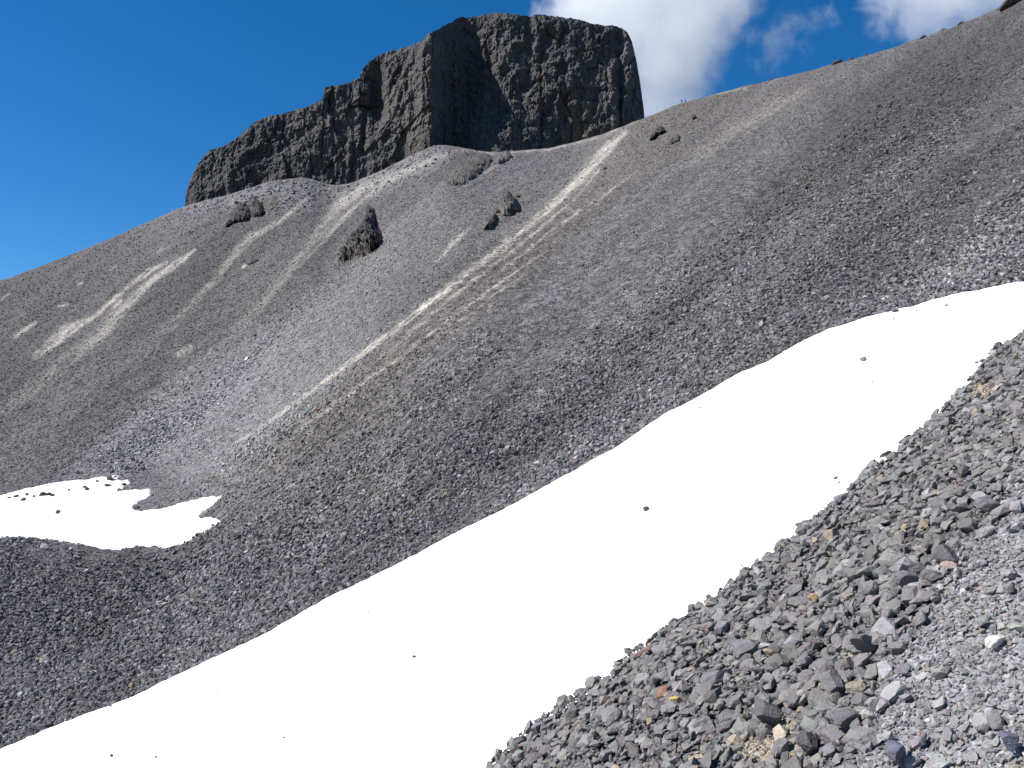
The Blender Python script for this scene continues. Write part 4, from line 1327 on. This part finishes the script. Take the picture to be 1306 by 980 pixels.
# ------------------------------------------------------------------ clouds far behind the ridge
def cloud(label, u, v, ru, rv, d, lobes, dens, nscale, thr, seed):
    """a body of real cloud: white scattering volume, lumpy density inside an ellipsoid"""
    bm = bmesh.new()
    bmesh.ops.create_icosphere(bm, subdivisions=3, radius=1.0)
    me = bpy.data.meshes.new('cloud'); bm.to_mesh(me); bm.free()
    o = bpy.data.objects.new('cloud', me); C.objects.link(o)
    x, y, z = [float(a) for a in ray(u, v)]
    o.location = (x * d, y * d, z * d)
    o.scale = (ru * d / F, 0.8 * (ru + rv) / 2 * d / F, rv * d / F)
    m = bpy.data.materials.new('cloud_vapour'); m.use_nodes = True
    n = m.node_tree; n.nodes.clear()
    out = n.nodes.new('ShaderNodeOutputMaterial')
    pv_ = n.nodes.new('ShaderNodeVolumePrincipled')
    pv_.inputs['Color'].default_value = (1, 1, 1, 1)
    pv_.inputs['Anisotropy'].default_value = 0.0
    n.links.new(pv_.outputs[0], out.inputs['Volume'])
    tc = n.nodes.new('ShaderNodeTexCoord')
    sx = n.nodes.new('ShaderNodeSeparateXYZ'); n.links.new(tc.outputs['Object'], sx.inputs[0])
    X_, Y_, Z_ = sx.outputs
    tot = None
    for cx, cz, lx, lz, a in lobes:
        q1 = math_node(n, 'POWER', math_node(n, 'ABSOLUTE', math_node(n, 'DIVIDE', math_node(n, 'SUBTRACT', X_, cx), lx)), 2.0)
        q2 = math_node(n, 'POWER', math_node(n, 'ABSOLUTE', math_node(n, 'DIVIDE', math_node(n, 'SUBTRACT', Z_, cz), lz)), 2.0)
        q3 = math_node(n, 'POWER', math_node(n, 'ABSOLUTE', math_node(n, 'DIVIDE', Y_, 0.85)), 2.0)
        e = math_node(n, 'SUBTRACT', a, math_node(n, 'MULTIPLY', math_node(n, 'ADD', math_node(n, 'ADD', q1, q2), q3), a))
        tot = e if tot is None else math_node(n, 'MAXIMUM', tot, e)
    mp = n.nodes.new('ShaderNodeMapping')
    mp.inputs['Location'].default_value = (seed, seed * .7, seed * 1.3)
    mp.inputs['Scale'].default_value = (1.0, 1.0, rv / ru)
    n.links.new(tc.outputs['Object'], mp.inputs['Vector'])
    no = node(n, 'ShaderNodeTexNoise', Scale=nscale, Detail=8.0, Roughness=0.66, Distortion=0.5)
    n.links.new(mp.outputs[0], no.inputs['Vector'])
    e = math_node(n, 'ADD', tot, math_node(n, 'MULTIPLY', math_node(n, 'SUBTRACT', no.outputs['Fac'], 0.5), 4.2))
    e = math_node(n, 'SUBTRACT', e, thr)
    # fade to nothing at the hull
    ln = n.nodes.new('ShaderNodeVectorMath'); ln.operation = 'LENGTH'; n.links.new(tc.outputs['Object'], ln.inputs[0])
    mr = node(n, 'ShaderNodeMapRange'); mr.inputs['From Min'].default_value = 1.0; mr.inputs['From Max'].default_value = 0.8
    n.links.new(ln.outputs['Value'], mr.inputs['Value'])
    e = math_node(n, 'MULTIPLY', math_node(n, 'MAXIMUM', e, 0.0), mr.outputs[0])
    n.links.new(math_node(n, 'MULTIPLY', math_node(n, 'MINIMUM', math_node(n, 'MULTIPLY', e, 1.6), 1.0), dens), pv_.inputs['Density'])
    me.materials.append(m)
    return tag(o, label, 'cloud')


cloud('big bright white cloud billowing behind the right end of the butte', 815, 20, 250, 230, 900, [(-.06, .16, .46, .50, 1.1), (.17, -.28, .24, .40, 1.1), (.40, .25, .26, .40, .75)], 0.0115, 4.6, 0.04, 3.1)
cloud('thin torn wisp of cloud trailing beside the big cloud', 1000, 52, 95, 70, 900, [(-.1, -.15, .55, .5, .6), (.3, .3, .5, .35, .6)], 0.014, 2.6, 0.45, 7.7)
cloud('white cloud above the upper ridge', 1214, -18, 170, 120, 900, [(-.10, 0, .50, .55, 1.0), (.30, .1, .5, .5, 1.0)], 0.011, 3.2, 0.12, 11.3)
